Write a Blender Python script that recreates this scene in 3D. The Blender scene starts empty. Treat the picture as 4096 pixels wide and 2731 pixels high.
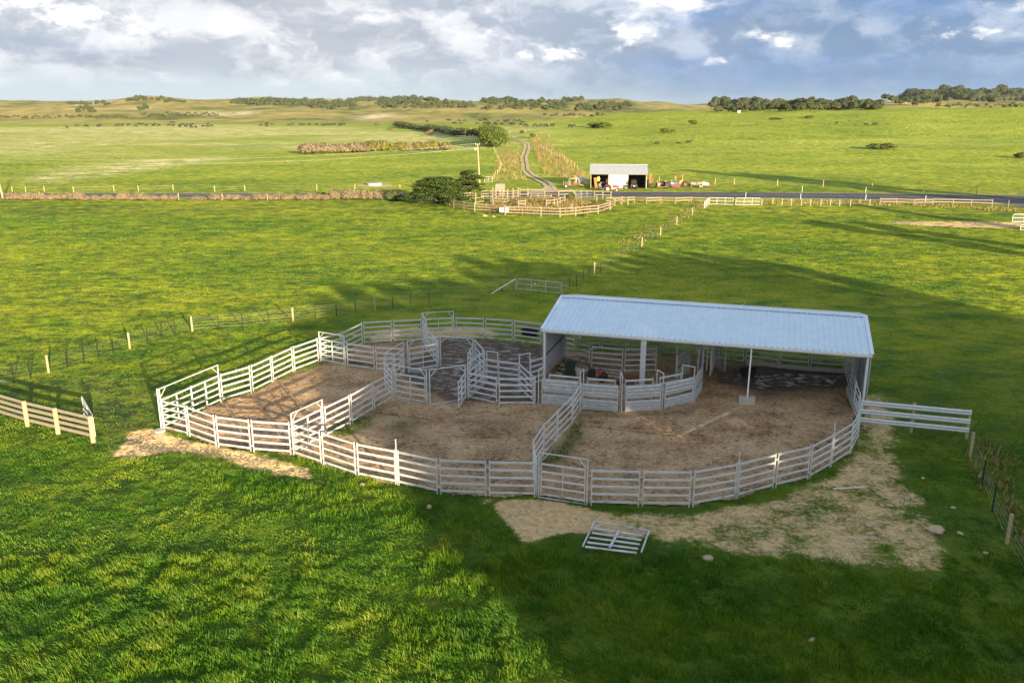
import bpy, bmesh, math, random
import numpy as np
from mathutils import Vector, Matrix
random.seed(7); rng = np.random.default_rng(7)
R_ = math.radians
sc = bpy.context.scene
COL = sc.collection

# ------------------------------------------------------------------ camera
FPX, HZ, CAMH = 3350.0, 432.0, 17.3            # focal length in px of a 4096 px wide picture, horizon row, camera height
PITCH = math.atan((1365.5 - HZ) / FPX)
cam_d = bpy.data.cameras.new("camera"); cam = bpy.data.objects.new("camera", cam_d); COL.objects.link(cam)
cam_d.sensor_width = 36.0; cam_d.lens = FPX / 4096 * 36.0
cam_d.clip_start = 0.3; cam_d.clip_end = 12000
cam.location = (0, 0, CAMH); cam.rotation_euler = (math.pi / 2 - PITCH, 0, 0)
sc.camera = cam
sc.render.resolution_x = 1024; sc.render.resolution_y = 682

# ------------------------------------------------------------------ sun
SUN_EL, SUN_AZ = R_(9.4), R_(-62.5)            # direction towards the sun: low, behind and right of the camera
sun_dir = Vector((math.cos(SUN_EL) * math.cos(SUN_AZ), math.cos(SUN_EL) * math.sin(SUN_AZ), math.sin(SUN_EL)))
sd = bpy.data.lights.new("sun", 'SUN'); sd.energy = 5.0; sd.angle = R_(0.4); sd.color = (1.0, 0.80, 0.50)
so = bpy.data.objects.new("sun", sd); COL.objects.link(so)
so.rotation_euler = sun_dir.to_track_quat('Z', 'Y').to_euler()

# ------------------------------------------------------------------ node helper
class NT:
    def __init__(s, tree): s.t = tree; s.n = tree.nodes; s.l = tree.links
    def new(s, typ, **kw):
        n = s.n.new(typ)
        for k, v in kw.items():
            if k.startswith('_'): setattr(n, k[1:], v)
        return n
    def put(s, sock, v):
        if v is None: return
        if hasattr(v, 'is_linked') or hasattr(v, 'links'): s.l.new(v, sock)
        else:
            if isinstance(v, (tuple, list)) and len(v) == 3 and sock.type == 'RGBA': v = (*v, 1)
            sock.default_value = v
    def m(s, op, a, b=None, c=None, clamp=False):
        n = s.new('ShaderNodeMath', _operation=op, _use_clamp=clamp)
        s.put(n.inputs[0], a); s.put(n.inputs[1], b)
        if c is not None: s.put(n.inputs[2], c)
        return n.outputs[0]
    def noise(s, vec, scale=1, detail=4, rough=0.55, dist=0.0, col=False):
        n = s.new('ShaderNodeTexNoise'); s.put(n.inputs['Vector'], vec)
        n.inputs['Scale'].default_value = scale; n.inputs['Detail'].default_value = detail
        n.inputs['Roughness'].default_value = rough; n.inputs['Distortion'].default_value = dist
        return n.outputs['Color'] if col else n.outputs['Fac']
    def ramp(s, f, stops, interp='LINEAR'):
        n = s.new('ShaderNodeValToRGB'); s.put(n.inputs[0], f); e = n.color_ramp; e.interpolation = interp
        while len(e.elements) < len(stops): e.elements.new(0.5)
        for el, (p, c) in zip(e.elements, stops):
            el.position = p; el.color = (*c, 1) if not isinstance(c, (int, float)) else (c, c, c, 1)
        return n.outputs[0]
    def mix(s, f, a, b, mode='MIX'):
        n = s.new('ShaderNodeMix', _data_type='RGBA', _blend_type=mode); s.put(n.inputs[0], f)
        s.put(n.inputs[6], a); s.put(n.inputs[7], b); return n.outputs[2]
    def ss(s, v, lo, hi):
        n = s.new('ShaderNodeMapRange', _interpolation_type='SMOOTHSTEP'); s.put(n.inputs[0], v)
        n.inputs[1].default_value = lo; n.inputs[2].default_value = hi
        return n.outputs[0]
    def vmul(s, v, sc_):
        n = s.new('ShaderNodeVectorMath', _operation='MULTIPLY'); s.put(n.inputs[0], v); n.inputs[1].default_value = sc_
        return n.outputs[0]
    def vop(s, op, a, b=None):
        n = s.new('ShaderNodeVectorMath', _operation=op); s.put(n.inputs[0], a); s.put(n.inputs[1], b); return n.outputs[0]
    def attr(s, name):
        n = s.new('ShaderNodeAttribute'); n.attribute_name = name; return n.outputs['Fac']
    def pos(s): return s.new('ShaderNodeNewGeometry').outputs['Position']
    def bump(s, h, strength=0.5, dist=0.05):
        n = s.new('ShaderNodeBump'); n.inputs['Strength'].default_value = strength; n.inputs['Distance'].default_value = dist
        s.put(n.inputs['Height'], h); return n.outputs[0]

# ------------------------------------------------------------------ sky
world = bpy.data.worlds.new("World"); sc.world = world; world.use_nodes = True
W = NT(world.node_tree); W.n.clear()
sky = W.new('ShaderNodeTexSky', _sky_type='NISHITA', _sun_disc=False, _sun_elevation=SUN_EL,
            _sun_rotation=math.pi / 2 - SUN_AZ, _air_density=1.0, _dust_density=0.6, _ozone_density=1.6)
gen = W.new('ShaderNodeTexCoord').outputs['Generated']
sp = W.new('ShaderNodeSeparateXYZ'); W.l.new(gen, sp.inputs[0])
az = W.m('ARCTAN2', sp.outputs[0], sp.outputs[1])
el = W.m('ARCSINE', sp.outputs[2])
cmb = W.new('ShaderNodeCombineXYZ')
W.put(cmb.inputs[0], W.m('MULTIPLY', az, 6.0))
W.put(cmb.inputs[1], W.m('MULTIPLY', W.m('MAXIMUM', el, 0.0), 11.0))
warp = W.noise(cmb.outputs[0], 1.4, 4, 0.6, col=True)
cvec = W.vop('ADD', cmb.outputs[0], W.vmul(warp, (0.9, 0.45, 0.0)))
n1 = W.noise(cvec, 1.5, 7, 0.58)
offs = W.vop('ADD', cvec, (0.10, 0.16, 0.0))
n2 = W.noise(offs, 1.5, 7, 0.58)
n3 = W.noise(cmb.outputs[0], 4.5, 8, 0.62)
wsp = W.new('ShaderNodeSeparateColor'); W.l.new(W.noise(cmb.outputs[0], 2.2, 6, 0.65, col=True), wsp.inputs[0])
azd = W.m('ADD', az, W.m('MULTIPLY', W.m('SUBTRACT', wsp.outputs[0], 0.5), 0.17))
eld = W.m('ADD', el, W.m('MULTIPLY', W.m('SUBTRACT', wsp.outputs[1], 0.5), 0.055))
def blobs(lst):
    tot = None
    for px, py, sx, sy, a in lst:
        a0, e0 = (px - 1176) * .00052, (248 - py) * .00052
        q = W.m('ADD', W.m('POWER', W.m('MULTIPLY', W.m('SUBTRACT', azd, a0), 1 / (sx * .00052)), 2.0),
                W.m('POWER', W.m('MULTIPLY', W.m('SUBTRACT', eld, e0), 1 / (sy * .00052)), 2.0))
        v = W.m('MULTIPLY', W.m('EXPONENT', W.m('MULTIPLY', q, -1.0)), a)
        tot = v if tot is None else W.m('ADD', tot, v)
    return tot
# sunlit cumulus, shaded cloud bases and open blue, by bearing and elevation
bright = blobs([(90, 70, 170, 40, .6), (330, 82, 190, 26, .9), (230, 60, 90, 25, .6), (640, 105, 90, 30, .45), (870, 60, 90, 30, .35), (1130, 80, 130, 35, .5),
                (1540, 30, 110, 38, .95), (1440, 92, 55, 22, 1.1), (1265, 135, 50, 20, 1.15), (1400, 122, 26, 14, .8),
                (1720, 112, 58, 20, 1.1), (1840, 8, 38, 14, 1.1), (2270, 42, 110, 34, 1.15), (2110, 108, 75, 14, .8), (2060, 90, 45, 18, .7), (1615, 158, 30, 10, .5),
                (820, 190, 260, 30, .25), (130, 190, 240, 30, .15)])
dark = blobs([(300, 4, 110, 20, 1.0), (330, 155, 110, 20, .55), (680, 160, 90, 22, .6), (600, 30, 130, 26, .5), (900, 95, 130, 18, .35), (80, 125, 120, 20, .4),
              (1500, 105, 200, 22, .5), (1900, 60, 160, 40, .55), (1700, 60, 90, 30, .5), (1950, 170, 420, 45, .55), (2330, 130, 90, 22, .5), (1300, 200, 300, 30, .4)])
blue = blobs([(1980, 45, 120, 30, 1.0), (1660, 45, 70, 26, .55), (1480, 165, 120, 28, .35), (2200, 190, 350, 45, .55), (1750, 175, 240, 38, .6), (250, 140, 200, 22, .2), (1580, 75, 70, 22, .6)])
rightness = W.ss(az, -0.22, 0.40)
def K3(c, k=.56): return tuple(v * k for v in c)
base = W.mix(W.ss(el, 0.0, 0.13), W.mix(rightness, K3((3.6, 4.2, 4.6)), K3((1.9, 2.65, 3.5))), W.mix(rightness, K3((3.5, 3.8, 4.15)), K3((1.5, 2.3, 3.6))))
# broken cloud deck: pale where the sun reaches it, grey-blue underneath
deck = W.m('SUBTRACT', n1, n2)
lum = W.ss(W.m('ADD', W.m('MULTIPLY', W.m('SUBTRACT', n1, .5), 1.6), W.m('MULTIPLY', deck, 2.2)), -.30, .36)
deckc = W.mix(rightness, W.mix(lum, K3((2.7, 2.95, 3.4)), K3((5.3, 5.3, 5.45))), W.mix(lum, K3((1.3, 1.9, 2.9)), K3((3.3, 3.8, 4.6))))
base = W.mix(W.m('MULTIPLY', W.ss(el, .012, .06), .80), base, deckc)
base = W.mix(W.m('MULTIPLY', blue, .85, clamp=True), base, K3((.95, 1.85, 3.7)))
dk = W.m('MULTIPLY', dark, W.m('ADD', .35, W.ss(n3, .35, .65)), clamp=True)
base = W.mix(W.m('MULTIPLY', dk, .85), base, W.mix(rightness, K3((2.0, 2.3, 2.75)), K3((1.15, 1.7, 2.6))))
br = W.ss(W.m('ADD', W.m('MULTIPLY', bright, W.m('ADD', .10, W.m('MULTIPLY', W.ss(n3, .30, .68), 1.15))), W.m('MULTIPLY', deck, 1.6)), .10, 1.20)
base = W.mix(br, base, W.mix(W.ss(n3, .3, .7), K3((4.6, 4.6, 4.9)), K3((7.6, 7.4, 7.2))))
# overhead and behind: the physical sky seen between broken cloud
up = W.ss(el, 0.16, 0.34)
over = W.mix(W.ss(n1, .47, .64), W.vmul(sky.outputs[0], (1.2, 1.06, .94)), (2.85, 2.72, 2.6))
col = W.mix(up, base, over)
gl = W.ss(el, -0.02, 0.0)
col = W.mix(gl, (1.0, 1.1, 0.8), col)
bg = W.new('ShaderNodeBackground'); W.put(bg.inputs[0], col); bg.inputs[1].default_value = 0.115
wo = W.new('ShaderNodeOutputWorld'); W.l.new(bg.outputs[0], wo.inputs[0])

# ------------------------------------------------------------------ exposure
sc.view_settings.view_transform = 'Standard'; sc.view_settings.look = 'None'
sc.view_settings.exposure = 1.6; sc.view_settings.gamma = 1.0
try: sc.view_settings.use_curve_mapping = False
except Exception: pass
sc.render.engine = 'CYCLES'

# ------------------------------------------------------------------ terrain
def hash2(ix, iy, k):
    v = np.sin(ix * 127.1 + iy * 311.7 + k * 74.7) * 43758.5453
    return v - np.floor(v)
def vnoise(x, y, k=0):
    ix, iy = np.floor(x), np.floor(y); fx, fy = x - ix, y - iy
    fx = fx * fx * (3 - 2 * fx); fy = fy * fy * (3 - 2 * fy)
    a, b, c, d = hash2(ix, iy, k), hash2(ix + 1, iy, k), hash2(ix, iy + 1, k), hash2(ix + 1, iy + 1, k)
    return (a * (1 - fx) + b * fx) * (1 - fy) + (c * (1 - fx) + d * fx) * fy
def fbm(x, y, k=0, o=4):
    s_, a, t = 0, 0.5, 0
    for i in range(o):
        s_ = s_ + a * vnoise(x * 2 ** i + 13.1 * i, y * 2 ** i - 7.7 * i, k + i); t += a; a *= 0.5
    return s_ / t
def sstep(a, b, v):
    t = np.clip((v - a) / (b - a), 0, 1); return t * t * (3 - 2 * t)
def tanup(py):
    v = (py - 1365.5) / FPX
    return -(math.sin(PITCH) + v * math.cos(PITCH)) / (math.cos(PITCH) - v * math.sin(PITCH))
RIDGES = [  # distance of the crest, distance of the foot, skyline as (bearing px, row)
    (650, 230, [(1300, 700), (1700, 530), (1900, 505), (2114, 488), (2471, 469), (2700, 466), (2955, 456), (3210, 440), (3400, 443), (3501, 436), (3590, 432), (3798, 439), (4096, 430), (5200, 430)]),
    (1500, 900, [(-2000, 436), (0, 438), (300, 440), (600, 446), (900, 452), (1172, 441), (1400, 446), (1500, 437), (1650, 437), (1900, 437), (2080, 431), (2250, 446), (2500, 441), (2700, 424), (2850, 428), (3200, 430), (3500, 424), (3560, 412), (3700, 402), (4096, 404), (6000, 404)]),
    (2300, 1500, [(-2000, 410), (0, 407), (226, 418), (357, 414), (571, 396), (672, 398), (768, 409), (917, 402), (1054, 400), (1400, 404), (1500, 402), (1638, 394), (1757, 407), (1894, 413), (2162, 408), (2293, 400), (2406, 404), (2644, 413), (2854, 412), (3100, 410), (3495, 412), (3590, 400), (3650, 388), (3727, 374), (3887, 376), (4096, 380), (6000, 388)]),
]
RT = [(D, F, np.array([p for p, _ in L], float), np.array([CAMH + D * tanup(r) for _, r in L])) for D, F, L in RIDGES]
def height(x, y):
    x = np.asarray(x, float); y = np.asarray(y, float)
    u = 2048 + 3478 * x / np.maximum(y, 40)
    h = np.zeros(np.broadcast(x, y).shape)
    for i, (D, F, ps, zs) in enumerate(RT):
        z = np.interp(u, ps, zs)
        z = np.maximum(z, 0) * sstep(F, D, y) * (1 - 0.35 * sstep(D * 1.03, D * 1.5, y))
        h = np.maximum(h, z)
    hill = sstep(350, 1300, y)
    h = h + hill * (15 * (fbm(x / 80, y / 120, 3) - .5) + 26 * (fbm(x / 260, y / 300, 9) - .5)) * np.clip(h / 12, 0, 1)
    h = h + 8.5 * (fbm(x / 95, y / 130, 77) - .5) * sstep(230, 420, y) * np.clip(h / 5, 0, 1) * (y < 1500)
    und = 0.9 * (fbm(x / 42, y / 42, 5) - .5) + 0.22 * (fbm(x / 7, y / 7, 15) - .5)
    r = np.hypot((x - 0) / 1.0, (y - 46) * 1.15)
    h = h + und * sstep(30, 60, r) * (1 - 0.85 * np.exp(-((y - 172) / 22) ** 2)) * (y > -1e3)
    return h
def hz(x, y): return float(height(np.array([x]), np.array([y]))[0])
_D = np.concatenate([np.arange(12, 300, 0.25), np.geomspace(300, 7000, 2500)])
def at(px, py, z=0.0):
    """ground point that the survey photograph shows at px, py (4096 px wide)"""
    u, v = (px - 2048) / FPX, (py - 1365.5) / FPX
    r = np.array([u, math.cos(PITCH) - v * math.sin(PITCH), -math.sin(PITCH) - v * math.cos(PITCH)])
    X = _D * r[0] / r[1]; Z = CAMH + _D * r[2] / r[1]
    g = height(X, _D) + z
    k = np.argmax(Z < g)
    if not (Z < g).any(): k = len(_D) - 1
    if k > 0:
        a, b = Z[k - 1] - g[k - 1], Z[k] - g[k]; t = a / (a - b) if a != b else 0
        D = _D[k - 1] + t * (_D[k] - _D[k - 1])
    else: D = _D[0]
    return Vector((D * r[0] / r[1], D, hz(D * r[0] / r[1], D)))
S_ = 900 / 2352
REG = {1: (600, 1200, S_), 2: (1400, 1200, S_), 3: (2100, 1150, S_), 4: (2700, 1150, S_), 5: (600, 1500, S_), 6: (1400, 1500, S_), 7: (2100, 1500, S_), 8: (2900, 1500, S_),
       'a': (2160, 1340, .1703), 'b': (2500, 1340, .1703), 'c': (1520, 1230, .20408), 'd': (1880, 1350, .18497), 'e': (3300, 1400, .2551), 'f': (3400, 1600, .4464),
       'g': (2200, 2000, .34014), 'h': (1740, 1040, .32313), 'i': (0, 1300, .3189), 'j': (2500, 600, .67857), 'k': (1760, 730, .16156), 'l': (2120, 730, .16156),
       'm': (3500, 560, .25514), 'n': (1600, 450, .29762), 'o': (2230, 690, .14031), 'p': (2550, 680, .14031), 'q': (0, 600, .72279), 'r': (0, 360, .59524),
       's': (1400, 360, .59524), 't': (2700, 340, .59354), 'u': (0, 1000, .59524), 'w': (0, 0, 4096 / 2352)}
def sv(r, x, y): ox, oy, k = REG[r]; return (ox + x * k, oy + y * k)
def P(r, x, y, z=0.0): return at(*sv(r, x, y), z)
def V2(p): return (p.x, p.y)

def sdf(px, py, poly):
    """signed distance (negative inside) of arrays px, py to a polygon"""
    d = np.full(px.shape, 1e9); inside = np.zeros(px.shape, bool); n = len(poly)
    for i in range(n):
        x0, y0 = poly[i]; x1, y1 = poly[(i + 1) % n]
        ex, ey = x1 - x0, y1 - y0; L = ex * ex + ey * ey + 1e-9
        t = np.clip(((px - x0) * ex + (py - y0) * ey) / L, 0, 1)
        d = np.minimum(d, np.hypot(px - x0 - t * ex, py - y0 - t * ey))
        c = ((y0 > py) != (y1 > py)) & (px < (x1 - x0) * (py - y0) / (y1 - y0 + 1e-12) + x0)
        inside ^= c
    return np.where(inside, -d, d)

# ------------------------------------------------------------------ mesh builder
class MB:
    def __init__(s): s.v = []; s.f = []
    def add(s, vs, fs):
        b = len(s.v); s.v += [tuple(v) for v in vs]; s.f += [tuple(i + b for i in f) for f in fs]; return s
    def bar(s, p0, p1, w, h, up=(0, 0, 1), bev=0.0):
        p0, p1 = Vector(p0), Vector(p1); d = (p1 - p0)
        if d.length < 1e-6: return s
        d.normalize(); up = Vector(up)
        if abs(d.dot(up)) > .99: up = Vector((1, 0, 0))
        a = d.cross(up).normalized(); b = a.cross(d).normalized()
        if bev:
            q = bev; pr = [(-w/2+q, -h/2), (w/2-q, -h/2), (w/2, -h/2+q), (w/2, h/2-q), (w/2-q, h/2), (-w/2+q, h/2), (-w/2, h/2-q), (-w/2, -h/2+q)]
        else: pr = [(-w/2, -h/2), (w/2, -h/2), (w/2, h/2), (-w/2, h/2)]
        n = len(pr)
        vs = [p0 + a * x + b * y for x, y in pr] + [p1 + a * x + b * y for x, y in pr]
        return s.add(vs, [tuple(range(n))[::-1], tuple(range(n, 2 * n))] + [(i, (i + 1) % n, n + (i + 1) % n, n + i) for i in range(n)])
    def box(s, c, sz, rz=0.0):
        c = Vector(c); M = Matrix.Rotation(rz, 3, 'Z')
        vs = [c + M @ Vector((x * sz[0] / 2, y * sz[1] / 2, z * sz[2] / 2)) for z in (-1, 1) for x, y in ((-1, -1), (1, -1), (1, 1), (-1, 1))]
        return s.add(vs, [(3, 2, 1, 0), (4, 5, 6, 7), (0, 1, 5, 4), (1, 2, 6, 5), (2, 3, 7, 6), (3, 0, 4, 7)])
    def tube(s, pts, r, n=8, r1=None, cap=True):
        pts = [Vector(p) for p in pts]; rings = []; m = len(pts)
        for i, p in enumerate(pts):
            d = (pts[min(i + 1, m - 1)] - pts[max(i - 1, 0)]).normalized()
            up = Vector((0, 0, 1)) if abs(d.z) < .95 else Vector((1, 0, 0))
            a = d.cross(up).normalized(); b = d.cross(a)
            rr = r if r1 is None else r + (r1 - r) * i / (m - 1)
            rings.append([p + (a * math.cos(t) + b * math.sin(t)) * rr for t in [2 * math.pi * k / n for k in range(n)]])
        vs = [v for q in rings for v in q]; fs = []
        for i in range(m - 1):
            for k in range(n): fs.append((i * n + k, (i + 1) * n + k, (i + 1) * n + (k + 1) % n, i * n + (k + 1) % n))
        if cap: fs += [tuple(range(n)), tuple(range((m - 1) * n, m * n))[::-1]]
        return s.add(vs, fs)
    def ell(s, c, r, nu=10, nv=7, jit=0.0):
        c = Vector(c); vs = [c + Vector((0, 0, r[2]))]
        for j in range(1, nv):
            t = math.pi * j / nv
            for i in range(nu):
                a = 2 * math.pi * i / nu; q = 1 + random.uniform(-jit, jit)
                vs.append(c + Vector((r[0] * math.sin(t) * math.cos(a) * q, r[1] * math.sin(t) * math.sin(a) * q, r[2] * math.cos(t) * q)))
        vs.append(c - Vector((0, 0, r[2]))); L = len(vs) - 1; fs = []
        for i in range(nu):
            fs.append((0, 1 + i, 1 + (i + 1) % nu)); fs.append((L, L - nu + (i + 1) % nu, L - nu + i))
            for j in range(nv - 2):
                a, b = 1 + j * nu, 1 + (j + 1) * nu; fs.append((a + i, b + i, b + (i + 1) % nu, a + (i + 1) % nu))
        return s.add(vs, fs)
    def wheel(s, c, axis, r, w, ri=0.0, n=18):
        c = Vector(c); ax = Vector(axis).normalized(); up = Vector((0, 0, 1)) if abs(ax.z) < .9 else Vector((1, 0, 0))
        a = ax.cross(up).normalized(); b = ax.cross(a); vs = []
        prof = [(ri, -w/2), (r * .93, -w/2), (r, -w/2 * .7), (r, w/2 * .7), (r * .93, w/2), (ri, w/2)]
        for k in range(n):
            t = 2 * math.pi * k / n; u = a * math.cos(t) + b * math.sin(t)
            vs += [c + u * rr + ax * o for rr, o in prof]
        m = len(prof); fs = []
        for k in range(n):
            k2 = (k + 1) % n
            for j in range(m - 1): fs.append((k * m + j, k * m + j + 1, k2 * m + j + 1, k2 * m + j))
            if ri > 0: fs.append((k * m + m - 1, k * m, k2 * m, k2 * m + m - 1))
        if ri == 0:
            pass
        return s.add(vs, fs)
    def prism(s, poly, off):
        """extrude a planar polygon of 3D points by vector off"""
        n = len(poly); off = Vector(off); p = [Vector(q) for q in poly]
        return s.add(p + [q + off for q in p], [tuple(range(n))[::-1], tuple(range(n, 2 * n))] + [(i, (i + 1) % n, n + (i + 1) % n, n + i) for i in range(n)])
    def obj(s, name, mat, parent=None, smooth=False):
        me = bpy.data.meshes.new(name); me.from_pydata(s.v, [], s.f); me.update()
        bm = bmesh.new(); bm.from_mesh(me); bmesh.ops.recalc_face_normals(bm, faces=bm.faces); bm.to_mesh(me); bm.free()
        if smooth: me.polygons.foreach_set('use_smooth', [True] * len(me.polygons))
        o = bpy.data.objects.new(name, me); COL.objects.link(o); me.materials.append(mat)
        if parent: o.parent = parent
        return o
def np_obj(name, V, F, mat, parent=None, attrs=None, smooth=False):
    """V (n,3), F list of (m,k) arrays with constant k"""
    me = bpy.data.meshes.new(name); F = F if isinstance(F, list) else [F]
    me.vertices.add(len(V)); me.vertices.foreach_set('co', np.ascontiguousarray(V, dtype=np.float32).ravel())
    tot = np.concatenate([np.full(len(f), f.shape[1]) for f in F]); idx = np.concatenate([f.ravel() for f in F])
    me.loops.add(len(idx)); me.loops.foreach_set('vertex_index', idx.astype(np.int32))
    me.polygons.add(len(tot)); st = np.concatenate([[0], np.cumsum(tot)[:-1]])
    me.polygons.foreach_set('loop_start', st.astype(np.int32)); me.polygons.foreach_set('loop_total', tot.astype(np.int32))
    if smooth: me.polygons.foreach_set('use_smooth', np.ones(len(tot), bool))
    me.update(calc_edges=True); me.validate()
    for k, a in (attrs or {}).items():
        at_ = me.attributes.new(k, 'FLOAT', 'POINT'); at_.data.foreach_set('value', a.astype(np.float32))
    o = bpy.data.objects.new(name, me); COL.objects.link(o); me.materials.append(mat)
    if parent: o.parent = parent
    return o
def empty(name, loc=(0, 0, 0), rz=0.0):
    o = bpy.data.objects.new(name, None); COL.objects.link(o); o.location = loc; o.rotation_euler = (0, 0, rz); o.empty_display_size = .3
    return o
def tag(o, label=None, cat=None, group=None, kind=None):
    if label: o['label'] = label
    if cat: o['category'] = cat
    if group: o['group'] = group
    if kind: o['kind'] = kind
    return o
def copy_tree(o, parent=None):
    c = o.copy(); COL.objects.link(c)
    if parent is not None: c.parent = parent
    for ch in list(KIDS.get(o.name, o.children)): copy_tree(ch, c)
    return c
KIDS = {}
def cache(o):
    KIDS[o.name] = list(o.children)
    for c in KIDS[o.name]: cache(c)
ORD = ['first', 'second', 'third', 'fourth', 'fifth', 'sixth', 'seventh', 'eighth', 'ninth', 'tenth', 'eleventh', 'twelfth', 'thirteenth', 'fourteenth',
       'fifteenth', 'sixteenth', 'seventeenth', 'eighteenth', 'nineteenth', 'twentieth']

# ------------------------------------------------------------------ materials
def material(name, fn):
    m = bpy.data.materials.new(name); m.use_nodes = True; t = NT(m.node_tree); t.n.clear()
    out = t.new('ShaderNodeOutputMaterial'); b = t.new('ShaderNodeBsdfPrincipled'); t.l.new(b.outputs[0], out.inputs[0])
    fn(t, b, out); return m
def plain(name, c, rough=.6, metal=0.0, var=.18, scale=3.0, c2=None, bump=0.0):
    def fn(t, b, out):
        o = t.new('ShaderNodeTexCoord').outputs['Object']
        n = t.noise(o, scale, 5, .6)
        a = tuple(x * (1 - var) for x in c); d = tuple(min(1, x * (1 + var)) for x in c) if c2 is None else c2
        t.put(b.inputs['Base Color'], t.ramp(n, [(.3, a), (.7, d)]))
        b.inputs['Roughness'].default_value = rough; b.inputs['Metallic'].default_value = metal
        if bump: t.put(b.inputs['Normal'], t.bump(n, bump, .02))
    return material(name, fn)
def fn_galv(t, b, out):
    g = t.new('ShaderNodeNewGeometry').outputs['Position']
    n = t.noise(g, 5, 5, .6); n2 = t.noise(t.vmul(g, (1, 1, .4)), 22, 4, .7)
    c = t.ramp(n, [(.3, (.52, .54, .56)), (.7, (.67, .68, .69))])
    c = t.mix(t.ss(n2, .62, .74), c, (.34, .33, .30))
    z = t.new('ShaderNodeSeparateXYZ'); t.l.new(g, z.inputs[0])
    mud = t.m('MULTIPLY', t.ss(z.outputs[2], .75, .05), t.ss(t.noise(g, 2.5, 5, .7), .45, .7))
    c = t.mix(t.m('MULTIPLY', mud, .88), c, (.20, .14, .09))
    t.put(b.inputs['Base Color'], c)
    b.inputs['Metallic'].default_value = .25; t.put(b.inputs['Roughness'], t.ramp(n2, [(.3, .42), (.7, .62)]))
M_galv = material('galvanised_steel', fn_galv)
def fn_sheet(t, b, out):
    g = t.new('ShaderNodeNewGeometry').outputs['Position']
    n = t.noise(g, 4, 6, .7, .4); n2 = t.noise(t.vmul(g, (3, 3, 1)), 6, 5, .7)
    c = t.ramp(n, [(.3, (.42, .46, .48)), (.55, (.58, .61, .63)), (.75, (.76, .77, .78))])
    c = t.mix(t.ss(n2, .62, .8), c, (.75, .75, .74))
    t.put(b.inputs['Base Color'], c); b.inputs['Metallic'].default_value = .55; b.inputs['Roughness'].default_value = .42
M_sheet = material('spangled_zinc_sheet', fn_sheet)
def fn_roof(t, b, out):
    g = t.new('ShaderNodeNewGeometry').outputs['Position']
    n = t.noise(g, 1.6, 5, .6)
    st = t.noise(t.vmul(g, (2.4, .5, 1)), 1.0, 5, .7)
    t.put(b.inputs['Base Color'], t.mix(t.m('MULTIPLY', t.ss(st, .55, .75), .25), t.ramp(n, [(.3, (.68, .80, .92)), (.7, (.78, .89, .98))]), (.60, .68, .76)))
    b.inputs['Metallic'].default_value = .5; t.put(b.inputs['Roughness'], t.ramp(t.noise(g, 9, 5, .7), [(.3, .38), (.7, .50)]))
M_roof = material('zincalume_roof', fn_roof)
M_roof2 = plain('old_grey_iron', (.42, .45, .50), .55, .35, .12, 2)
M_white = plain('weathered_white_iron', (.56, .55, .50), .7, .0, .08, 1.5)
M_wtrim = plain('white_pipe', (.78, .78, .77), .35, 0, .04)
M_wood = plain('pale_treated_timber', (.42, .32, .19), .85, 0, .22, 9, bump=.3)
M_rail = plain('grey_timber_rail', (.24, .205, .165), .85, 0, .3, 12, bump=.3)
M_oldwood = plain('bleached_old_timber', (.27, .225, .16), .9, 0, .28, 8, bump=.3)
M_redpost = plain('rust_painted_post', (.17, .055, .035), .8, 0, .3, 8)
M_black = plain('black_steel', (.022, .022, .024), .5, .2, .2)
M_rubber = plain('black_rubber', (.018, .018, .02), .8, 0, .3, 6)
M_concrete = plain('concrete', (.42, .40, .36), .9, 0, .18, 5, bump=.4)
M_rust = plain('rusty_steel', (.19, .085, .045), .85, .1, .35, 7)
M_red = plain('red_paint', (.50, .018, .03), .4, 0, .12)
M_maroon = plain('maroon_paint', (.14, .03, .035), .5, 0, .2)
M_orange = plain('faded_orange_paint', (.34, .13, .04), .6, 0, .2, 6)
M_yellow = plain('faded_yellow_paint', (.36, .20, .05), .6, 0, .2, 6)
M_cream = plain('cream_paint', (.42, .38, .27), .6, 0, .15)
M_binc = plain('dark_green_plastic', (.012, .032, .018), .55, 0, .2)
M_blue = plain('blue_plastic', (.02, .09, .45), .5)
M_plank = plain('white_painted_plank', (.66, .58, .50), .75, 0, .12, 6)
M_dark = plain('dark_interior', (.035, .03, .028), .9, 0, .4, 3)
M_glass = plain('dark_glass', (.03, .035, .04), .1, 0, .1)
M_bark = plain('bark', (.12, .09, .065), .95, 0, .35, 6, bump=.6)
M_twine = plain('orange_twine', (.75, .35, .08), .8)
M_stone = plain('limestone', (.44, .35, .22), .9, 0, .2, 5, bump=.7)
M_cow = plain('black_hide', (.012, .011, .011), .65, 0, .3, 4)
M_cowr = plain('red_brown_hide', (.12, .045, .02), .7, 0, .3, 4)
M_wire = plain('fence_wire', (.34, .34, .33), .5, .6)
M_paint = plain('road_marking_paint', (.72, .72, .70), .7, 0, .15, 4)
M_asph = material('asphalt', lambda t, b, out: (t.put(b.inputs['Base Color'], t.mix(t.ss(t.noise(t.pos(), .35, 5, .6), .35, .75), (.040, .041, .048), (.085, .084, .086))),
                                               t.put(b.inputs['Roughness'], .82), t.put(b.inputs['Normal'], t.bump(t.noise(t.pos(), 60, 3), .4, .01))))
def fn_gravel(t, b, out):
    g = t.pos(); n = t.noise(g, .9, 6, .7)
    t.put(b.inputs['Base Color'], t.ramp(n, [(.3, (.27, .215, .15)), (.7, (.52, .43, .31))])); b.inputs['Roughness'].default_value = .95
    t.put(b.inputs['Normal'], t.bump(t.noise(g, 9, 5, .7), .7, .06))
M_gravel = material('pale_gravel', fn_gravel)
M_track = plain('sandy_track', (.52, .39, .24), .95, 0, .3, .5)
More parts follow.
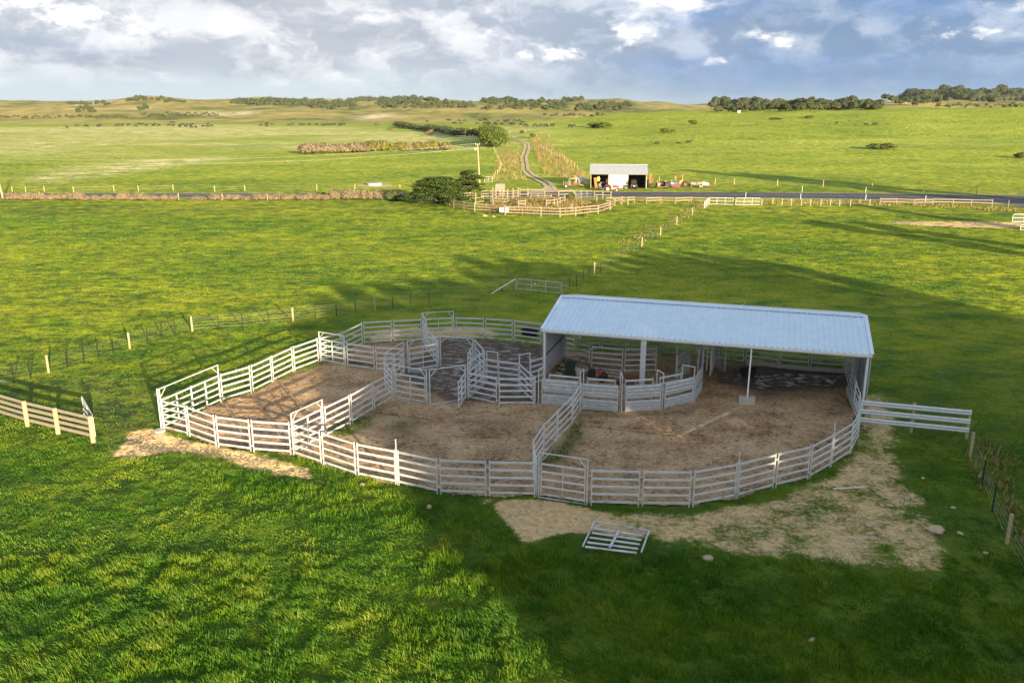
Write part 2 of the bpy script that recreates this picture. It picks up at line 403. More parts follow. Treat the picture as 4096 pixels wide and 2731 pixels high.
def grassy(t, b, col, amount=.85, scale=9.0):
    """facets of upright blades: the surface normal leans every way, so a low sun catches it"""
    g = t.pos()
    nz = t.vop('SUBTRACT', t.noise(g, scale, 3, .8, col=True), (.5, .5, .5))
    n2 = t.vop('SUBTRACT', t.noise(t.vmul(g, (.8, 1.3, 1)), .9, 5, .75, col=True), (.5, .5, .5))
    v = t.vop('ADD', t.vop('ADD', t.vmul(nz, (3.0 * amount, 3.0 * amount, .4)), t.vmul(n2, (2.6 * amount, 2.6 * amount, .2))), (0, 0, .55))
    t.put(b.inputs['Normal'], t.vop('NORMALIZE', v))
    t.put(b.inputs['Base Color'], col); b.inputs['Roughness'].default_value = .9
    b.inputs['Specular IOR Level'].default_value = .15
def fn_ground(t, b, out):
    g = t.pos(); sp_ = t.new('ShaderNodeSeparateXYZ'); t.l.new(g, sp_.inputs[0])
    big = t.noise(t.vmul(g, (.6, 1, 1)), .035, 5, .6); mid = t.noise(t.vmul(g, (.7, 1, 1)), .35, 6, .65); fine = t.noise(g, 3.0, 6, .75)
    k = t.m('ADD', t.m('MULTIPLY', big, .35), t.m('ADD', t.m('MULTIPLY', mid, .40), t.m('MULTIPLY', fine, .25)))
    grass = t.ramp(k, [(.34, (.018, .065, .004)), (.44, (.085, .16, .007)), (.52, (.24, .28, .012)), (.66, (.42, .40, .03))])
    grass = t.mix(t.m('MULTIPLY', t.attr('long'), .75), grass, t.ramp(k, [(.36, (.012, .045, .004)), (.60, (.045, .11, .007))]))
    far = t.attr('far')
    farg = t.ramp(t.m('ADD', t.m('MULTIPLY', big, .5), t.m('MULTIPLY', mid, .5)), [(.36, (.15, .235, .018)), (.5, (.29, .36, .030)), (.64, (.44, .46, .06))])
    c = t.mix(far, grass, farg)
    dry = t.m('MULTIPLY', t.attr('dry'), t.ss(t.noise(t.vmul(g, (.35, 1, 1)), .22, 6, .75), .42, .60))
    c = t.mix(dry, c, (.78, .68, .36))
    hillc = t.ramp(t.noise(t.vmul(g, (1, .6, 1)), .008, 8, .75), [(.40, (.11, .15, .035)), (.5, (.32, .29, .08)), (.60, (.52, .40, .14))])
    c = t.mix(t.attr('hill'), c, hillc)
    blow = t.m('MULTIPLY', t.attr('blow'), t.ss(t.noise(g, .06, 5, .7), .40, .52))
    c = t.mix(blow, c, (.80, .68, .48))
    sand = t.attr('sand'); sn = t.m('ADD', t.m('MULTIPLY', t.noise(g, .55, 6, .7), .6), t.m('MULTIPLY', t.noise(g, 4.0, 6, .8), .4))
    sm = t.ss(t.m('ADD', sand, t.m('MULTIPLY', t.m('SUBTRACT', sn, .5), 2.2)), .40, .72)
    sandc = t.ramp(t.noise(g, 3.5, 8, .8), [(.30, (.30, .195, .09)), (.5, (.60, .42, .215)), (.72, (.82, .64, .37))])
    c = t.mix(sm, c, sandc)
    wear = t.m('MULTIPLY', t.attr('wear'), t.ss(t.noise(g, 2.6, 6, .75), .46, .58))
    c = t.mix(t.m('MULTIPLY', wear, .8), c, (.12, .09, .065))
    grassy(t, b, c, .85, 7.0)
M_ground = material('pasture', fn_ground)
def fn_yard(t, b, out):
    g = t.pos(); n = t.noise(g, .45, 6, .65); f = t.noise(g, 4.5, 7, .78, .6); v = t.noise(t.vmul(g, (.8, 1.4, 1)), 1.9, 5, .62, .6)
    vo = t.new('ShaderNodeTexVoronoi'); vo.inputs['Scale'].default_value = 3.1; vo.inputs['Randomness'].default_value = 1.0
    t.put(vo.inputs['Vector'], t.vop('ADD', t.vmul(g, (1, .8, 0)), t.vmul(t.noise(g, 3.0, 4, .7, col=True), (.35, .35, 0))))
    pit = t.m('MULTIPLY', t.ss(vo.outputs['Distance'], .36, .16), t.ss(t.noise(g, .8, 5, .7), .38, .60))
    wet = t.attr('wet'); wv = t.ss(t.m('ADD', wet, t.m('MULTIPLY', t.m('SUBTRACT', n, .5), .8)), .30, .75)
    c = t.ramp(t.m('ADD', t.m('MULTIPLY', n, .45), t.m('MULTIPLY', f, .55)), [(.38, (.11, .055, .026)), (.45, (.47, .275, .135)), (.52, (.70, .455, .245)), (.62, (.88, .64, .385))])  # close stops put the shading of clods and prints into the dirt colour
    c = t.mix(t.m('MULTIPLY', t.ss(t.noise(t.vmul(g, (.7, 1.3, 1)), 4.5, 6, .85), .56, .63), .75), c, (.12, .066, .036))
    c = t.mix(t.m('MULTIPLY', pit, .72), c, (.13, .072, .04))  # hoof pits darkened by colour too, painted shade in the hollows
    c = t.mix(wv, c, t.ramp(f, [(.35, (.07, .04, .024)), (.7, (.24, .15, .09))]))
    c = t.mix(t.m('MULTIPLY', t.attr('gr'), t.ss(f, .42, .55)), c, (.07, .13, .012))
    pud = t.m('MULTIPLY', t.ss(v, .50, .56), t.ss(t.m('ADD', wet, t.m('MULTIPLY', t.m('SUBTRACT', n, .5), 1.4)), .52, .95))
    c = t.mix(pud, c, (.115, .08, .058))
    t.put(b.inputs['Base Color'], c)
    t.put(b.inputs['Roughness'], t.m('SUBTRACT', .93, t.m('MULTIPLY', pud, .58)))
    h = t.m('SUBTRACT', t.m('ADD', t.m('MULTIPLY', f, .7), t.m('MULTIPLY', t.noise(g, 11, 5, .7), .4)), t.m('MULTIPLY', pit, .35))
    h = t.m('MULTIPLY', h, t.m('SUBTRACT', 1.0, pud))
    nb = t.new('ShaderNodeBump'); nb.inputs['Distance'].default_value = .45; t.put(nb.inputs['Strength'], t.m('SUBTRACT', .95, t.m('MULTIPLY', pud, .9))); t.put(nb.inputs['Height'], h)
    t.put(b.inputs['Normal'], nb.outputs[0])
M_yard = material('trodden_yard_dirt', fn_yard)
def leafmat(name, lo, hi, dry=None, tr=.25):
    def fn(t, b, out):
        o = t.new('ShaderNodeTexCoord').outputs['Object']; n = t.attr('tone')
        c = t.ramp(t.m('ADD', t.m('MULTIPLY', n, .65), t.m('MULTIPLY', t.noise(o, .9, 4, .6), .35)), [(.2, lo), (.8, hi)])
        if dry: c = t.mix(t.ss(t.noise(o, .35, 4, .6), .45, .6), c, dry)
        t.put(b.inputs['Base Color'], c); b.inputs['Roughness'].default_value = .7; b.inputs['Specular IOR Level'].default_value = .25
        tl = t.new('ShaderNodeBsdfTranslucent'); t.put(tl.inputs[0], c); mx = t.new('ShaderNodeMixShader'); mx.inputs[0].default_value = tr
        t.l.new(b.outputs[0], mx.inputs[1]); t.l.new(tl.outputs[0], mx.inputs[2]); t.l.new(mx.outputs[0], out.inputs[0])
    return material(name, fn)
M_leaf = leafmat('scrub_foliage', (.045, .062, .026), (.115, .135, .060))
M_leafd = leafmat('conifer_foliage', (.022, .045, .012), (.085, .125, .022))
M_leafg = leafmat('bright_shrub_foliage', (.05, .085, .012), (.15, .19, .03))
M_leafb = leafmat('dry_brush', (.10, .08, .05), (.29, .235, .155))
M_leafm = leafmat('mixed_hedge_foliage', (.08, .11, .018), (.20, .22, .035), (.26, .17, .10))
M_rank = leafmat('rank_dry_grass', (.16, .14, .045), (.38, .28, .13))
def fn_blade(t, b, out):
    g = t.pos(); n = t.attr('tone')
    big = t.noise(g, .22, 5, .65)
    k = t.m('ADD', t.m('MULTIPLY', n, .34), t.m('MULTIPLY', big, .76))
    c = t.ramp(k, [(.36, (.010, .055, .004)), (.49, (.036, .135, .006)), (.60, (.105, .220, .010)), (.76, (.27, .31, .020))])
    t.put(b.inputs['Base Color'], c); b.inputs['Roughness'].default_value = .55; b.inputs['Specular IOR Level'].default_value = .3
    tl = t.new('ShaderNodeBsdfTranslucent'); t.put(tl.inputs[0], c); mx = t.new('ShaderNodeMixShader'); mx.inputs[0].default_value = .3
    t.l.new(b.outputs[0], mx.inputs[1]); t.l.new(tl.outputs[0], mx.inputs[2]); t.l.new(mx.outputs[0], out.inputs[0])
M_blade = material('grass_blades', fn_blade)

# ------------------------------------------------------------------ survey of the steel yards (fence joints, on the ground)
J = [P(5,140,568), P(5,408,640), P(5,705,750), P(5,1070,800), P(5,1490,832), P(5,1803,938), P(5,2165,1060), P(6,495,1145), P(6,930,1245), P(6,1440,1265),
     P(6,1950,1275), P(7,668,1360), P(7,1205,1375), P(7,1735,1380), P(7,2207,1290), P(8,515,1180), P(8,875,1090), P(8,1103,960), P(8,1312,820), P(8,1390,655)]
Lf = [P(1,140,1345), P(1,515,1160), P(1,750,1065), P(1,1072,965), P(1,1285,860), P(1,1505,750), P(1,1772,648), P(1,2015,585), P(1,2230,470)]
Bk = [P(2,139,465), P(2,450,445), P(2,758,428), P(2,1100,408), P(2,1410,418), P(2,1707,440), P(2,2005,480)]
UN = [at(2167,1384), at(2225,1394), at(2300,1408), at(2403,1404), at(2520,1413), at(2648,1417), at(2755,1426), at(2857,1440), at(2977,1453), at(3115,1470), at(3236,1481), at(3379,1492)]
RS = [at(3379,1492), at(3398,1570), at(3412,1640), P('e',500,1130), P(8,1390,655)]
G1 = P(1,2058,700); C0 = P(2,268,744); C1 = P(2,362,908); C2 = P('c',495,1285); C2b = P('c',530,1288); C3 = P('c',1165,1172); C4 = P('c',1855,1236)
C5 = P('d',325,1015); C6 = P('d',612,1060); C7 = P('d',1060,1120); C8 = P('d',1300,1062); C9 = P('d',1585,975)
A1 = P(5,1835,655); A2 = P(1,2105,1298); A3 = P(1,2340,1152); A4 = P(2,455,1040); A5 = P(2,822,1103); A6 = P(2,1225,1035); A7 = P('d',600,1475); A8 = P('d',1420,1468)
D1 = P(7,82,1035); D2 = P(7,195,848); D3 = P(7,337,690); D4 = P(7,495,522); D5 = P(7,585,372)
M1 = P('c',935,862)
N = [P('a',600,690), P('a',1178,830), P('a',1955,900), P('b',745,880)]
SG = [(P(3,172,1225), P(3,550,1258)), (P(3,592,1278), P(3,968,1305)), (P(3,1045,1307), P(3,1415,1283)), (P(3,1452,1278), P(3,1748,1205)), (P(3,1768,1203), P(3,1842,1080))]
IR = [(P(3,238,1188), P(3,576,1222)), (P(3,638,1230), P(3,945,1256)), (P(3,1025,1258), P(3,1338,1237)), (P(3,1388,1226), P(3,1625,1176))]
# shed grid
FLc = Vector((2.10, 52.75, 0)); FRc = Vector((20.90, 46.95, 0))
SX = (FRc - FLc); SLEN = SX.length; SX = SX.normalized(); SYd = Vector((-SX.y, SX.x, 0)); SROT = math.atan2(SX.y, SX.x)
def SH(a, b, z=0.0): return FLc + SX * a + SYd * b + Vector((0, 0, z))

yard_poly = [V2(p) for p in J] + [V2(p) for p in RS[::-1][1:]] + [V2(p) for p in UN[::-1][1:]] + [V2(p) for p in Bk[::-1][1:]] + [V2(p) for p in Lf[::-1][1:-1]]
def wp(*pts): return [V2(P('w', *q)) for q in pts]
sand_polys = [
    (wp((262,1046),(300,992),(352,985),(420,1008),(500,1026),(580,1040),(700,1078),(712,1098),(620,1086),(540,1062),(470,1040),(400,1036),(300,1052)), 1.0, 1.0),
    (wp((1130,1150),(1225,1146),(1345,1165),(1400,1180),(1480,1215),(1300,1225),(1210,1245),(1160,1200)), 1.0, .6),
    (wp((1380,1170),(1600,1172),(1800,1135),(1900,1085),(1960,1015),(1985,900),(2060,925),(2062,1030),(2085,1100),(2150,1190),(2172,1240),(2168,1318),(2120,1330),(2020,1305),(1880,1296),(1720,1284),(1620,1262),(1500,1240)), .62, 1.2),
    (wp((1850,1215),(2010,1185),(2120,1215),(2165,1240),(2150,1275),(1990,1270),(1880,1250)), .55, .8),
    (wp((780,768),(960,748),(1130,752),(1160,770),(1100,778),(960,775),(860,785)), .66, .8),
    (wp((1980,905),(2030,900),(2055,950),(2050,1010),(1990,1010)), .7, .8),
    (wp((1350,1205),(1500,1215),(1480,1240),(1400,1232)), .8, .4),
    (wp((1100,1150),(1130,1142),(1132,1152),(1104,1160)), 1.0, .3),
    (wp((2010,512),(2120,508),(2352,512),(2352,526),(2150,520)), 1.1, 1.2),
]
xs_f = np.arange(-45, 45.01, .35); g1 = np.geomspace(45.6, 6500, 84)
XS = np.concatenate([-g1[::-1], xs_f, g1])
YS = np.concatenate([-np.geomspace(3, 600, 26)[::-1], np.arange(0, 14, 1.5), np.arange(14, 116, .3), np.geomspace(116.5, 9000, 330)])
GX, GY = np.meshgrid(XS, YS); gx, gy = GX.ravel(), GY.ravel()
gz = height(gx, gy)
sand = np.zeros(len(gx)); near = (np.abs(gx) < 115) & (gy > 10) & (gy < 170)
nx_, ny_ = gx[near], gy[near]
for poly, amp, soft in sand_polys:
    d = sdf(nx_, ny_, poly); sand[near] = np.maximum(sand[near], amp * sstep(soft, -soft * .8, d))
def ring(x, y): return sdf(x, y, yard_poly)
yd = np.full(len(gx), 99.0); yd[near] = ring(nx_, ny_)
wear = np.zeros(len(gx))
for poly, amp, soft in [(wp((60,880),(250,860),(340,900),(352,985),(262,1040),(225,1000),(200,930)), .75, 2.5), (wp((330,900),(480,870),(700,790),(730,770),(500,900)), .35, 1.5)]:
    d = sdf(nx_, ny_, poly); wear[near] = np.maximum(wear[near], amp * sstep(soft, -soft, d))
dry = 1.0 * sstep(.40, .54, fbm(gx / 300 + 4, gy / 110, 21)) * sstep(250, 420, gy) * sstep(60, -40, gx) * sstep(1400, 700, gy)
dpoly = [V2(at(*q)) for q in [(90,722),(330,668),(560,640),(830,628),(960,632),(700,662),(420,700),(200,728)]]
dd = sdf(gx, gy, dpoly); dry = np.maximum(dry, 1.0 * sstep(10, -8, dd))
dpoly = [V2(at(*q)) for q in [(0,545),(500,512),(1300,508),(1340,520),(700,560),(0,590)]]
dry = np.maximum(dry, .8 * sstep(60, -20, sdf(gx, gy, dpoly)))
dpoly = [V2(at(*q)) for q in [(2010,600),(2130,560),(2160,700),(2040,740)]]
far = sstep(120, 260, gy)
hill = sstep(800, 1150, gy) * (1 - .0 * gx)
blow = np.zeros(len(gx))
for px, py, r in [(355, 418, 26), (880, 456, 16), (975, 450, 12), (1490, 466, 20), (535, 438, 14), (1640, 412, 14), (3560, 403, 20)]:
    q = at(px, py); blow = np.maximum(blow, np.exp(-((gx - q.x) / r) ** 2 - ((gy - q.y) / (r * 3)) ** 2) * 1.2)
ix = np.arange(len(XS) - 1); iy = np.arange(len(YS) - 1); IX, IY = np.meshgrid(ix, iy)
a = (IY * len(XS) + IX).ravel(); Fq = np.stack([a, a + 1, a + 1 + len(XS), a + len(XS)], 1)
gz = np.where(yd < -.4, gz - .16, gz)
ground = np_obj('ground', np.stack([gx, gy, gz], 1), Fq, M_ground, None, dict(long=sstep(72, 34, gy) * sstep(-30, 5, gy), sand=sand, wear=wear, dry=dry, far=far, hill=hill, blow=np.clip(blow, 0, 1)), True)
tag(ground, kind='structure')

# trodden floor inside the yards, lying just over the pasture
cell = .12; bx = np.arange(-22, 26, cell); by = np.arange(33, 72, cell); BX, BY = np.meshgrid(bx, by); fx, fy = BX.ravel(), BY.ravel()
d = ring(fx, fy) + .9 * (fbm(fx / 1.3, fy / 1.3, 31) - .5)
wet = np.zeros(len(fx))
for poly, amp, soft in [(wp((905,850),(1000,800),(1020,770),(1250,790),(1245,925),(1140,925),(1030,925),(940,880)), 1.0, 1.5), (wp((1640,850),(1960,850),(1965,890),(1760,905),(1640,880)), .95, 1.5),
                        (wp((1560,940),(1640,890),(1760,930),(1960,900),(1960,830),(1600,830)), .62, 2.5), (wp((1000,950),(1220,960),(1225,1000),(1020,985)), .55, 2), (wp((860,780),(980,770),(1000,830),(880,850)), .5, 2),
                        (wp((650,880),(760,860),(800,960),(700,1000)), .35, 3), (wp((1080,1030),(1190,1010),(1190,1060),(1090,1060)), .5, 2), (wp((1240,940),(1420,950),(1620,930),(1600,960),(1300,965)), .55, 1.0)]:
    wet = np.maximum(wet, amp * sstep(soft, -soft, sdf(fx, fy, poly)))
grs = np.zeros(len(fx))
for poly, amp, soft in [(wp((900,965),(960,960),(960,1000),(890,995)), .8, 1.2), (wp((740,990),(790,968),(880,935),(850,985),(790,1010)), .9, .8), (wp((1235,1060),(1280,1030),(1330,960),(1340,1000),(1290,1060),(1240,1080)), 1, .7),
                        (wp((460,945),(700,840),(760,820),(760,835),(560,905)), .9, .5), (wp((1330,925),(1420,935),(1400,955),(1330,945)), .8, .6), (wp((780,820),(870,835),(860,850),(780,835)), .9, .5), (wp((1290,830),(1350,830),(1350,905),(1255,900)), .4, .6)]:
    grs = np.maximum(grs, amp * sstep(soft, -soft, sdf(fx, fy, poly)))
fz = .035 + (.10 * (fbm(fx / .55, fy / .42, 40) - .5) + .05 * (vnoise(fx / .16, fy / .13, 44) - .5)) * (1 - wet * .6)
ok = (d < 0); ok2 = ok.reshape(BX.shape); q = ok2[:-1, :-1] & ok2[1:, :-1] & ok2[:-1, 1:] & ok2[1:, 1:]
IX, IY = np.meshgrid(np.arange(len(bx) - 1), np.arange(len(by) - 1)); a = (IY * len(bx) + IX)[q]
yf = np_obj('yard_floor', np.stack([fx, fy, fz], 1), np.stack([a, a + 1, a + 1 + len(bx), a + len(bx)], 1), M_yard, None, dict(wet=wet, gr=grs), True)
tag(yf, kind='structure')
# raised edge of the concrete working floor
K = MB(); kp = [P(2, 255, 1178), P(2, 560, 1212), P(2, 820, 1245)]
for a_, b_ in zip(kp, kp[1:]): K.bar(a_ + Vector((0,0,.06)), b_ + Vector((0,0,.06)), .14, .14)
kp = [P(2, 1490, 1188), P(2, 1800, 1226), P(2, 2120, 1268), P(7, 590, 522), P(7, 900, 565), P(7, 1250, 605), P(7, 1605, 645)]
for a_, b_ in zip(kp, kp[1:]): K.bar(a_ + Vector((0,0,.06)), b_ + Vector((0,0,.06)), .14, .14)
tag(K.obj('concrete_floor_edge', M_yard), kind='structure')
K = MB(); K.bar(P(7, 1605, 645) + Vector((0,0,.02)), P(7, 2255, 340) + Vector((0,0,.02)), .26, .13, bev=.03)
tag(K.obj('concrete_kerb', plain('sandy_concrete', (.50, .35, .20), .9, 0, .45, 2.2, bump=.5)), kind='structure')

# ------------------------------------------------------------------ grass (nobody could count it)
wear_poly = wp((60,880),(250,860),(340,900),(352,985),(262,1040),(225,1000),(200,930))
lush_poly = wp((430,1060),(560,1090),(720,1105),(1000,1150),(1150,1200),(1300,1235),(1330,1330),(1250,1420),(1000,1300),(700,1180),(450,1110))
def blades(n_per, x0, x1, y0, y1, hgt, wid, cone=True, keepfn=None, name='grass', hv=.5, lab='green'):
    A = (x1 - x0) * (y1 - y0); n = int(A * n_per)
    x = rng.uniform(x0, x1, n); y = rng.uniform(y0, y1, n)
    if cone: k = np.abs(x) < (y * .66 + 4); x, y = x[k], y[k]
    cl = fbm(x / .55, y / .55, 51, 3); cl2 = fbm(x / 2.6, y / 2.6, 57, 3)
    k = rng.uniform(0, 1, len(x)) < sstep(.25, .55, cl) * .6 + .45; x, y, cl, cl2 = x[k], y[k], cl[k], cl2[k]
    dy_ = ring(x, y)
    keep = dy_ > rng.uniform(-.6, .35, len(x)); edge = 1.2 * np.exp(-(np.clip(dy_, 0, 9) / .5) ** 2)
    s = np.zeros(len(x))
    for poly, amp, soft in sand_polys:
        s = np.maximum(s, amp * sstep(soft, -soft * .8, sdf(x, y, poly)))
    s = s + (fbm(x / .9, y / .9, 61, 4) - .5) * 1.6
    keep &= s < rng.uniform(.15, .85, len(x))
    if y1 > 40 and y1 < 140: keep &= rng.uniform(0, 1, len(x)) < 1 - .6 * sstep(y0 + (y1 - y0) * .45, y1, y)
    wr = sdf(x, y, wear_poly); keep &= ~((wr < 0) & (fbm(x / .7, y / .5, 81, 4) > .50) & (rng.uniform(0, 1, len(x)) < .8))
    x, y, cl, cl2, s, edge = x[keep], y[keep], cl[keep], cl2[keep], s[keep], edge[keep]
    sc_ = np.clip(1 - sstep(.1, .6, s) * .7, .25, 1)
    h = hgt * (.45 + .9 * sstep(.3, .7, cl) + .5 * (cl2 - .4)) * rng.uniform(1 - hv, 1 + hv * .5, len(x)) * sc_ * (1 + .7 * sstep(1, -1, sdf(x, y, lush_poly))) * (1 + .5 * edge)
    w = wid * rng.uniform(.6, 1.3, len(x)); yaw = rng.uniform(0, 2 * np.pi, len(x))
    # the sward is combed by the wind towards one side
    lean = np.stack([np.cos(yaw) * .35 - .42 + 1.6 * (cl2 - .5), np.sin(yaw) * .35 - .12 + 1.2 * (cl - .5)], 1) * h[:, None] * rng.uniform(.6, 1.3, len(x))[:, None]
    z = height(x, y) - .01
    dx, dyv = np.cos(yaw) * w / 2, np.sin(yaw) * w / 2
    m = len(x); V = np.empty((m, 5, 3))
    V[:, 0] = np.stack([x - dx, y - dyv, z], 1); V[:, 1] = np.stack([x + dx, y + dyv, z], 1)
    mx_, my_ = x + lean[:, 0] * .38, y + lean[:, 1] * .38
    V[:, 2] = np.stack([mx_ + dx * .8, my_ + dyv * .8, z + h * .62], 1); V[:, 3] = np.stack([mx_ - dx * .8, my_ - dyv * .8, z + h * .62], 1)
    V[:, 4] = np.stack([x + lean[:, 0], y + lean[:, 1], z + h * .92], 1)
    b_ = np.arange(m) * 5
    tone = np.repeat(np.clip(cl * .55 + rng.uniform(0, .5, m) + .0, 0, 1), 5)
    o = np_obj(name, V.reshape(-1, 3), [np.stack([b_, b_ + 1, b_ + 2, b_ + 3], 1), np.stack([b_ + 3, b_ + 2, b_ + 4], 1)], M_blade, None, dict(tone=tone))
    tag(o, lab, 'grass', kind='stuff')
    return o
blades(420, -22, 22, 15, 30, .20, .022, name='grass', lab='long green pasture grass in the foreground, combed to one side')
blades(260, -33, 33, 30, 46, .10, .026, name='grass', lab='green pasture grass round the front of the steel yards')
blades(95, -48, 48, 46, 78, .04, .04, name='grass', lab='short pasture grass on both sides of the steel yards')
blades(26, -90, 90, 78, 140, .06, .08, name='grass', lab='short pasture grass between the steel yards and the road')
# weeds standing on the yard floor
def weeds():
    x = rng.uniform(-22, 26, 260000); y = rng.uniform(33, 66, 260000)
    s = np.zeros(len(x))
    for poly, amp, soft in [(wp((900,970),(955,965),(955,995),(900,992)), .5, .7), (wp((745,992),(790,970),(880,938),(850,985),(790,1010)), 1, .5), (wp((1238,1062),(1280,1030),(1330,960),(1340,1000),(1290,1060),(1240,1080)), 1.1, .5),
                            (wp((460,945),(520,920),(700,845),(760,822),(762,832),(560,905)), .7, .35), (wp((1330,925),(1420,935),(1400,950),(1330,942)), .75, .4), (wp((795,825),(870,840),(865,850),(790,835)), 1, .4), (wp((1120,985),(1140,985),(1140,995),(1120,995)), .6, .3)]:
        s = np.maximum(s, amp * sstep(soft, -soft, sdf(x, y, poly)))
    s = s + (fbm(x / .6, y / .6, 71, 3) - .5) * 1.2
    k = s > rng.uniform(.45, 1.0, len(x)); x, y = x[k], y[k]; m = len(x)
    h = .13 * rng.uniform(.5, 1.5, m); w = .035; yaw = rng.uniform(0, 6.28, m); dx, dyv = np.cos(yaw) * w / 2, np.sin(yaw) * w / 2
    l = rng.normal(0, .06, (m, 2)); z = np.full(m, .02); V = np.empty((m, 3, 3))
    V[:, 0] = np.stack([x - dx, y - dyv, z], 1); V[:, 1] = np.stack([x + dx, y + dyv, z], 1); V[:, 2] = np.stack([x + l[:, 0], y + l[:, 1], z + h], 1)
    b_ = np.arange(m) * 3
    tag(np_obj('weeds', V.reshape(-1, 3), np.stack([b_, b_ + 1, b_ + 2], 1), M_blade, None, dict(tone=np.repeat(rng.uniform(.2, .6, m), 3))), 'tufts of green weeds along the fences inside the yards', 'weeds', kind='stuff')
weeds()

# ------------------------------------------------------------------ portable steel panels
HP = 1.80; RZ = [.19, .57, .94, 1.31, 1.69]
def end_post(x, h): return MB().bar((x, 0, 0), (x, 0, h), .055, .055, up=(1, 0, 0), bev=.01)
def make_panel():
    t = empty('yard_panel')
    for x, e in ((.09, 0), (2.11, 2.2)): end_post(x, HP).bar((e, 0, .35), (x, 0, .35), .03, .05).bar((e, 0, 1.45), (x, 0, 1.45), .03, .05).obj('post', M_galv, t)
    for z in RZ: MB().bar((.117, 0, z), (2.083, 0, z), .042, .112, bev=.014).obj('rail', M_galv, t)
    cache(t); return t
def leaf_mesh(L, parent):
    m = MB().bar((0, 0, .12), (0, 0, HP), .045, .045).bar((L, 0, .12), (L, 0, HP), .045, .045).bar((L / 2, 0, .16), (L / 2, 0, HP - .06), .03, .09, up=(0, 1, 0))
    m.bar((.02, 0, RZ[0] + .01), (L - .02, 0, RZ[0] + .01), .04, .10, bev=.012).bar((.02, 0, RZ[4] + .01), (L - .02, 0, RZ[4] + .01), .04, .10, bev=.012)
    lf = m.obj('gate_leaf', M_galv, parent)
    for z in RZ[1:4]: MB().bar((.024, 0, z + .01), (L - .024, 0, z + .01), .046, .10, bev=.012).obj('rail', M_galv, lf)
    return lf
def make_gate(frame=2.25, leaf_open=0.0, leaf=True, brace=True):
    t = empty('framed_gate')
    for x in (.09, 2.11): end_post(x, frame).obj('frame_post', M_galv, t)
    MB().bar((.06, 0, frame - .02), (2.14, 0, frame - .02), .05, .05, bev=.01).obj('top_bar', M_galv, t)
    MB().bar((.1, 0, .03), (2.1, 0, .03), .05, .04).obj('sill_bar', M_galv, t)
    if brace:
        MB().tube([(.12, 0, frame - .42), (.2, 0, frame - .38), (.48, 0, frame - .04)], .02, 6).obj('corner_brace', M_galv, t)
        MB().tube([(2.08, 0, frame - .42), (2.0, 0, frame - .38), (1.72, 0, frame - .04)], .02, 6).obj('corner_brace', M_galv, t)
    if leaf:
        lf = leaf_mesh(1.82, t); lf.location = (.19, 0, 0)
    cache(t); return t
panel0 = make_panel(); used = set()
def place(proto, a, b, label, cat, group, first=False, z=0.0):
    a, b = Vector(a), Vector(b); d = b - a; L = math.hypot(d.x, d.y)
    o = proto if proto.name not in used else copy_tree(proto)
    used.add(proto.name)
    o.location = (a.x, a.y, (a.z + b.z) / 2 + z); o.rotation_euler = (0, 0, math.atan2(d.y, d.x)); o.scale = (L / 2.2, 1, 1)
    tag(o, label, cat, group); return o
def chain(pts, desc, group, skip=(), start=0):
    n = 0
    for i, (a, b) in enumerate(zip(pts, pts[1:])):
        if i in skip: continue
        place(panel0, a, b, desc % ORD[n], 'fence panel', group); n += 1
GP = 'galvanised steel yard panels'
chain(J[:5], '%s steel front fence panel counting right from the left corner of the yards', GP)
chain(J[4:11], '%s front fence panel counting right from the tall gate into the sandy left pen', GP)
chain(J[11:], '%s steel panel right of the middle front gate on the curved front fence', GP)
chain(Lf[2:7], '%s steel panel beyond the left corner gate along the sunlit left fence', GP)
chain(Lf[6:] , '%s steel panel of the left fence behind the small framed gate', GP)
chain(Bk[:3], '%s steel panel of the back fence left of the tall back gate', GP)
chain(Bk[3:], '%s steel panel of the back fence between the tall back gate and the shed', GP)
chain([A1, A2, A3, A4], '%s steel panel of the inner fence running back from the left inner gate', GP)
chain([D1, D2, D3, D4, D5], '%s steel panel of the inner fence running from the middle front gate towards the race', GP)
chain([J[10], D1], '%s short steel panel turned back from the middle front gate', GP)
chain([G1, C0, C2], '%s steel panel right of the small framed gate, facing the sandy left pen', GP)
chain([C1, A4], '%s steel panel between the two framed gates at the left of the centre pen', GP)
chain([A6, A7, A8], '%s steel panel in front of the muddy forcing pen', GP)
chain([C5, C6], 'narrow steel panel, %s one, under a bar at the back of the muddy forcing pen', GP)
chain([C6, C7], '%s steel panel closing the back of the muddy forcing pen', GP)
chain([C7, A8], '%s slanting steel panel on the right of the muddy forcing pen', GP)
chain([C8, C9], '%s steel panel with green twine beside the left shed column', GP)
chain([M1, C3.lerp(M1, .5), C3], '%s steel panel running from the tall back gate down to the centre pen', GP)
chain(N, '%s dull steel panel under the roof behind the garden tools', GP)
chain(UN, '%s dull steel panel of the back fence under the shed roof', GP)
chain(RS, '%s dull steel panel inside the right wall of the shed', GP)
GG = 'tall framed gates of the steel yards'
# the wide double gate at the left corner
dg = empty('double_gate'); a, b = J[0], Lf[2]; Ld = (b - a).length; dv = (b - a) / Ld
for x in (.03, Ld - .06): end_post(x, 2.4).obj('frame_post', M_galv, dg)
MB().bar((0, 0, 2.38), (Ld, 0, 2.38), .05, .05).obj('top_bar', M_galv, dg)
MB().tube([(.06, 0, 1.9), (.14, 0, 1.95), (.5, 0, 2.34)], .022, 6).obj('corner_brace', M_galv, dg)
MB().tube([(Ld - .1, 0, 1.9), (Ld - .18, 0, 1.95), (Ld - .55, 0, 2.34)], .022, 6).obj('corner_brace', M_galv, dg)
hl = Ld / 2 - .12
for x0 in (.1, Ld / 2 + .02):
    lf = leaf_mesh(hl, dg); lf.location = (x0, 0, 0)
dg.location = a; dg.rotation_euler.z = math.atan2(dv.y, dv.x)
tag(dg, 'wide double-leaf steel gate under one long bar at the left corner of the yards', 'gate', GG)
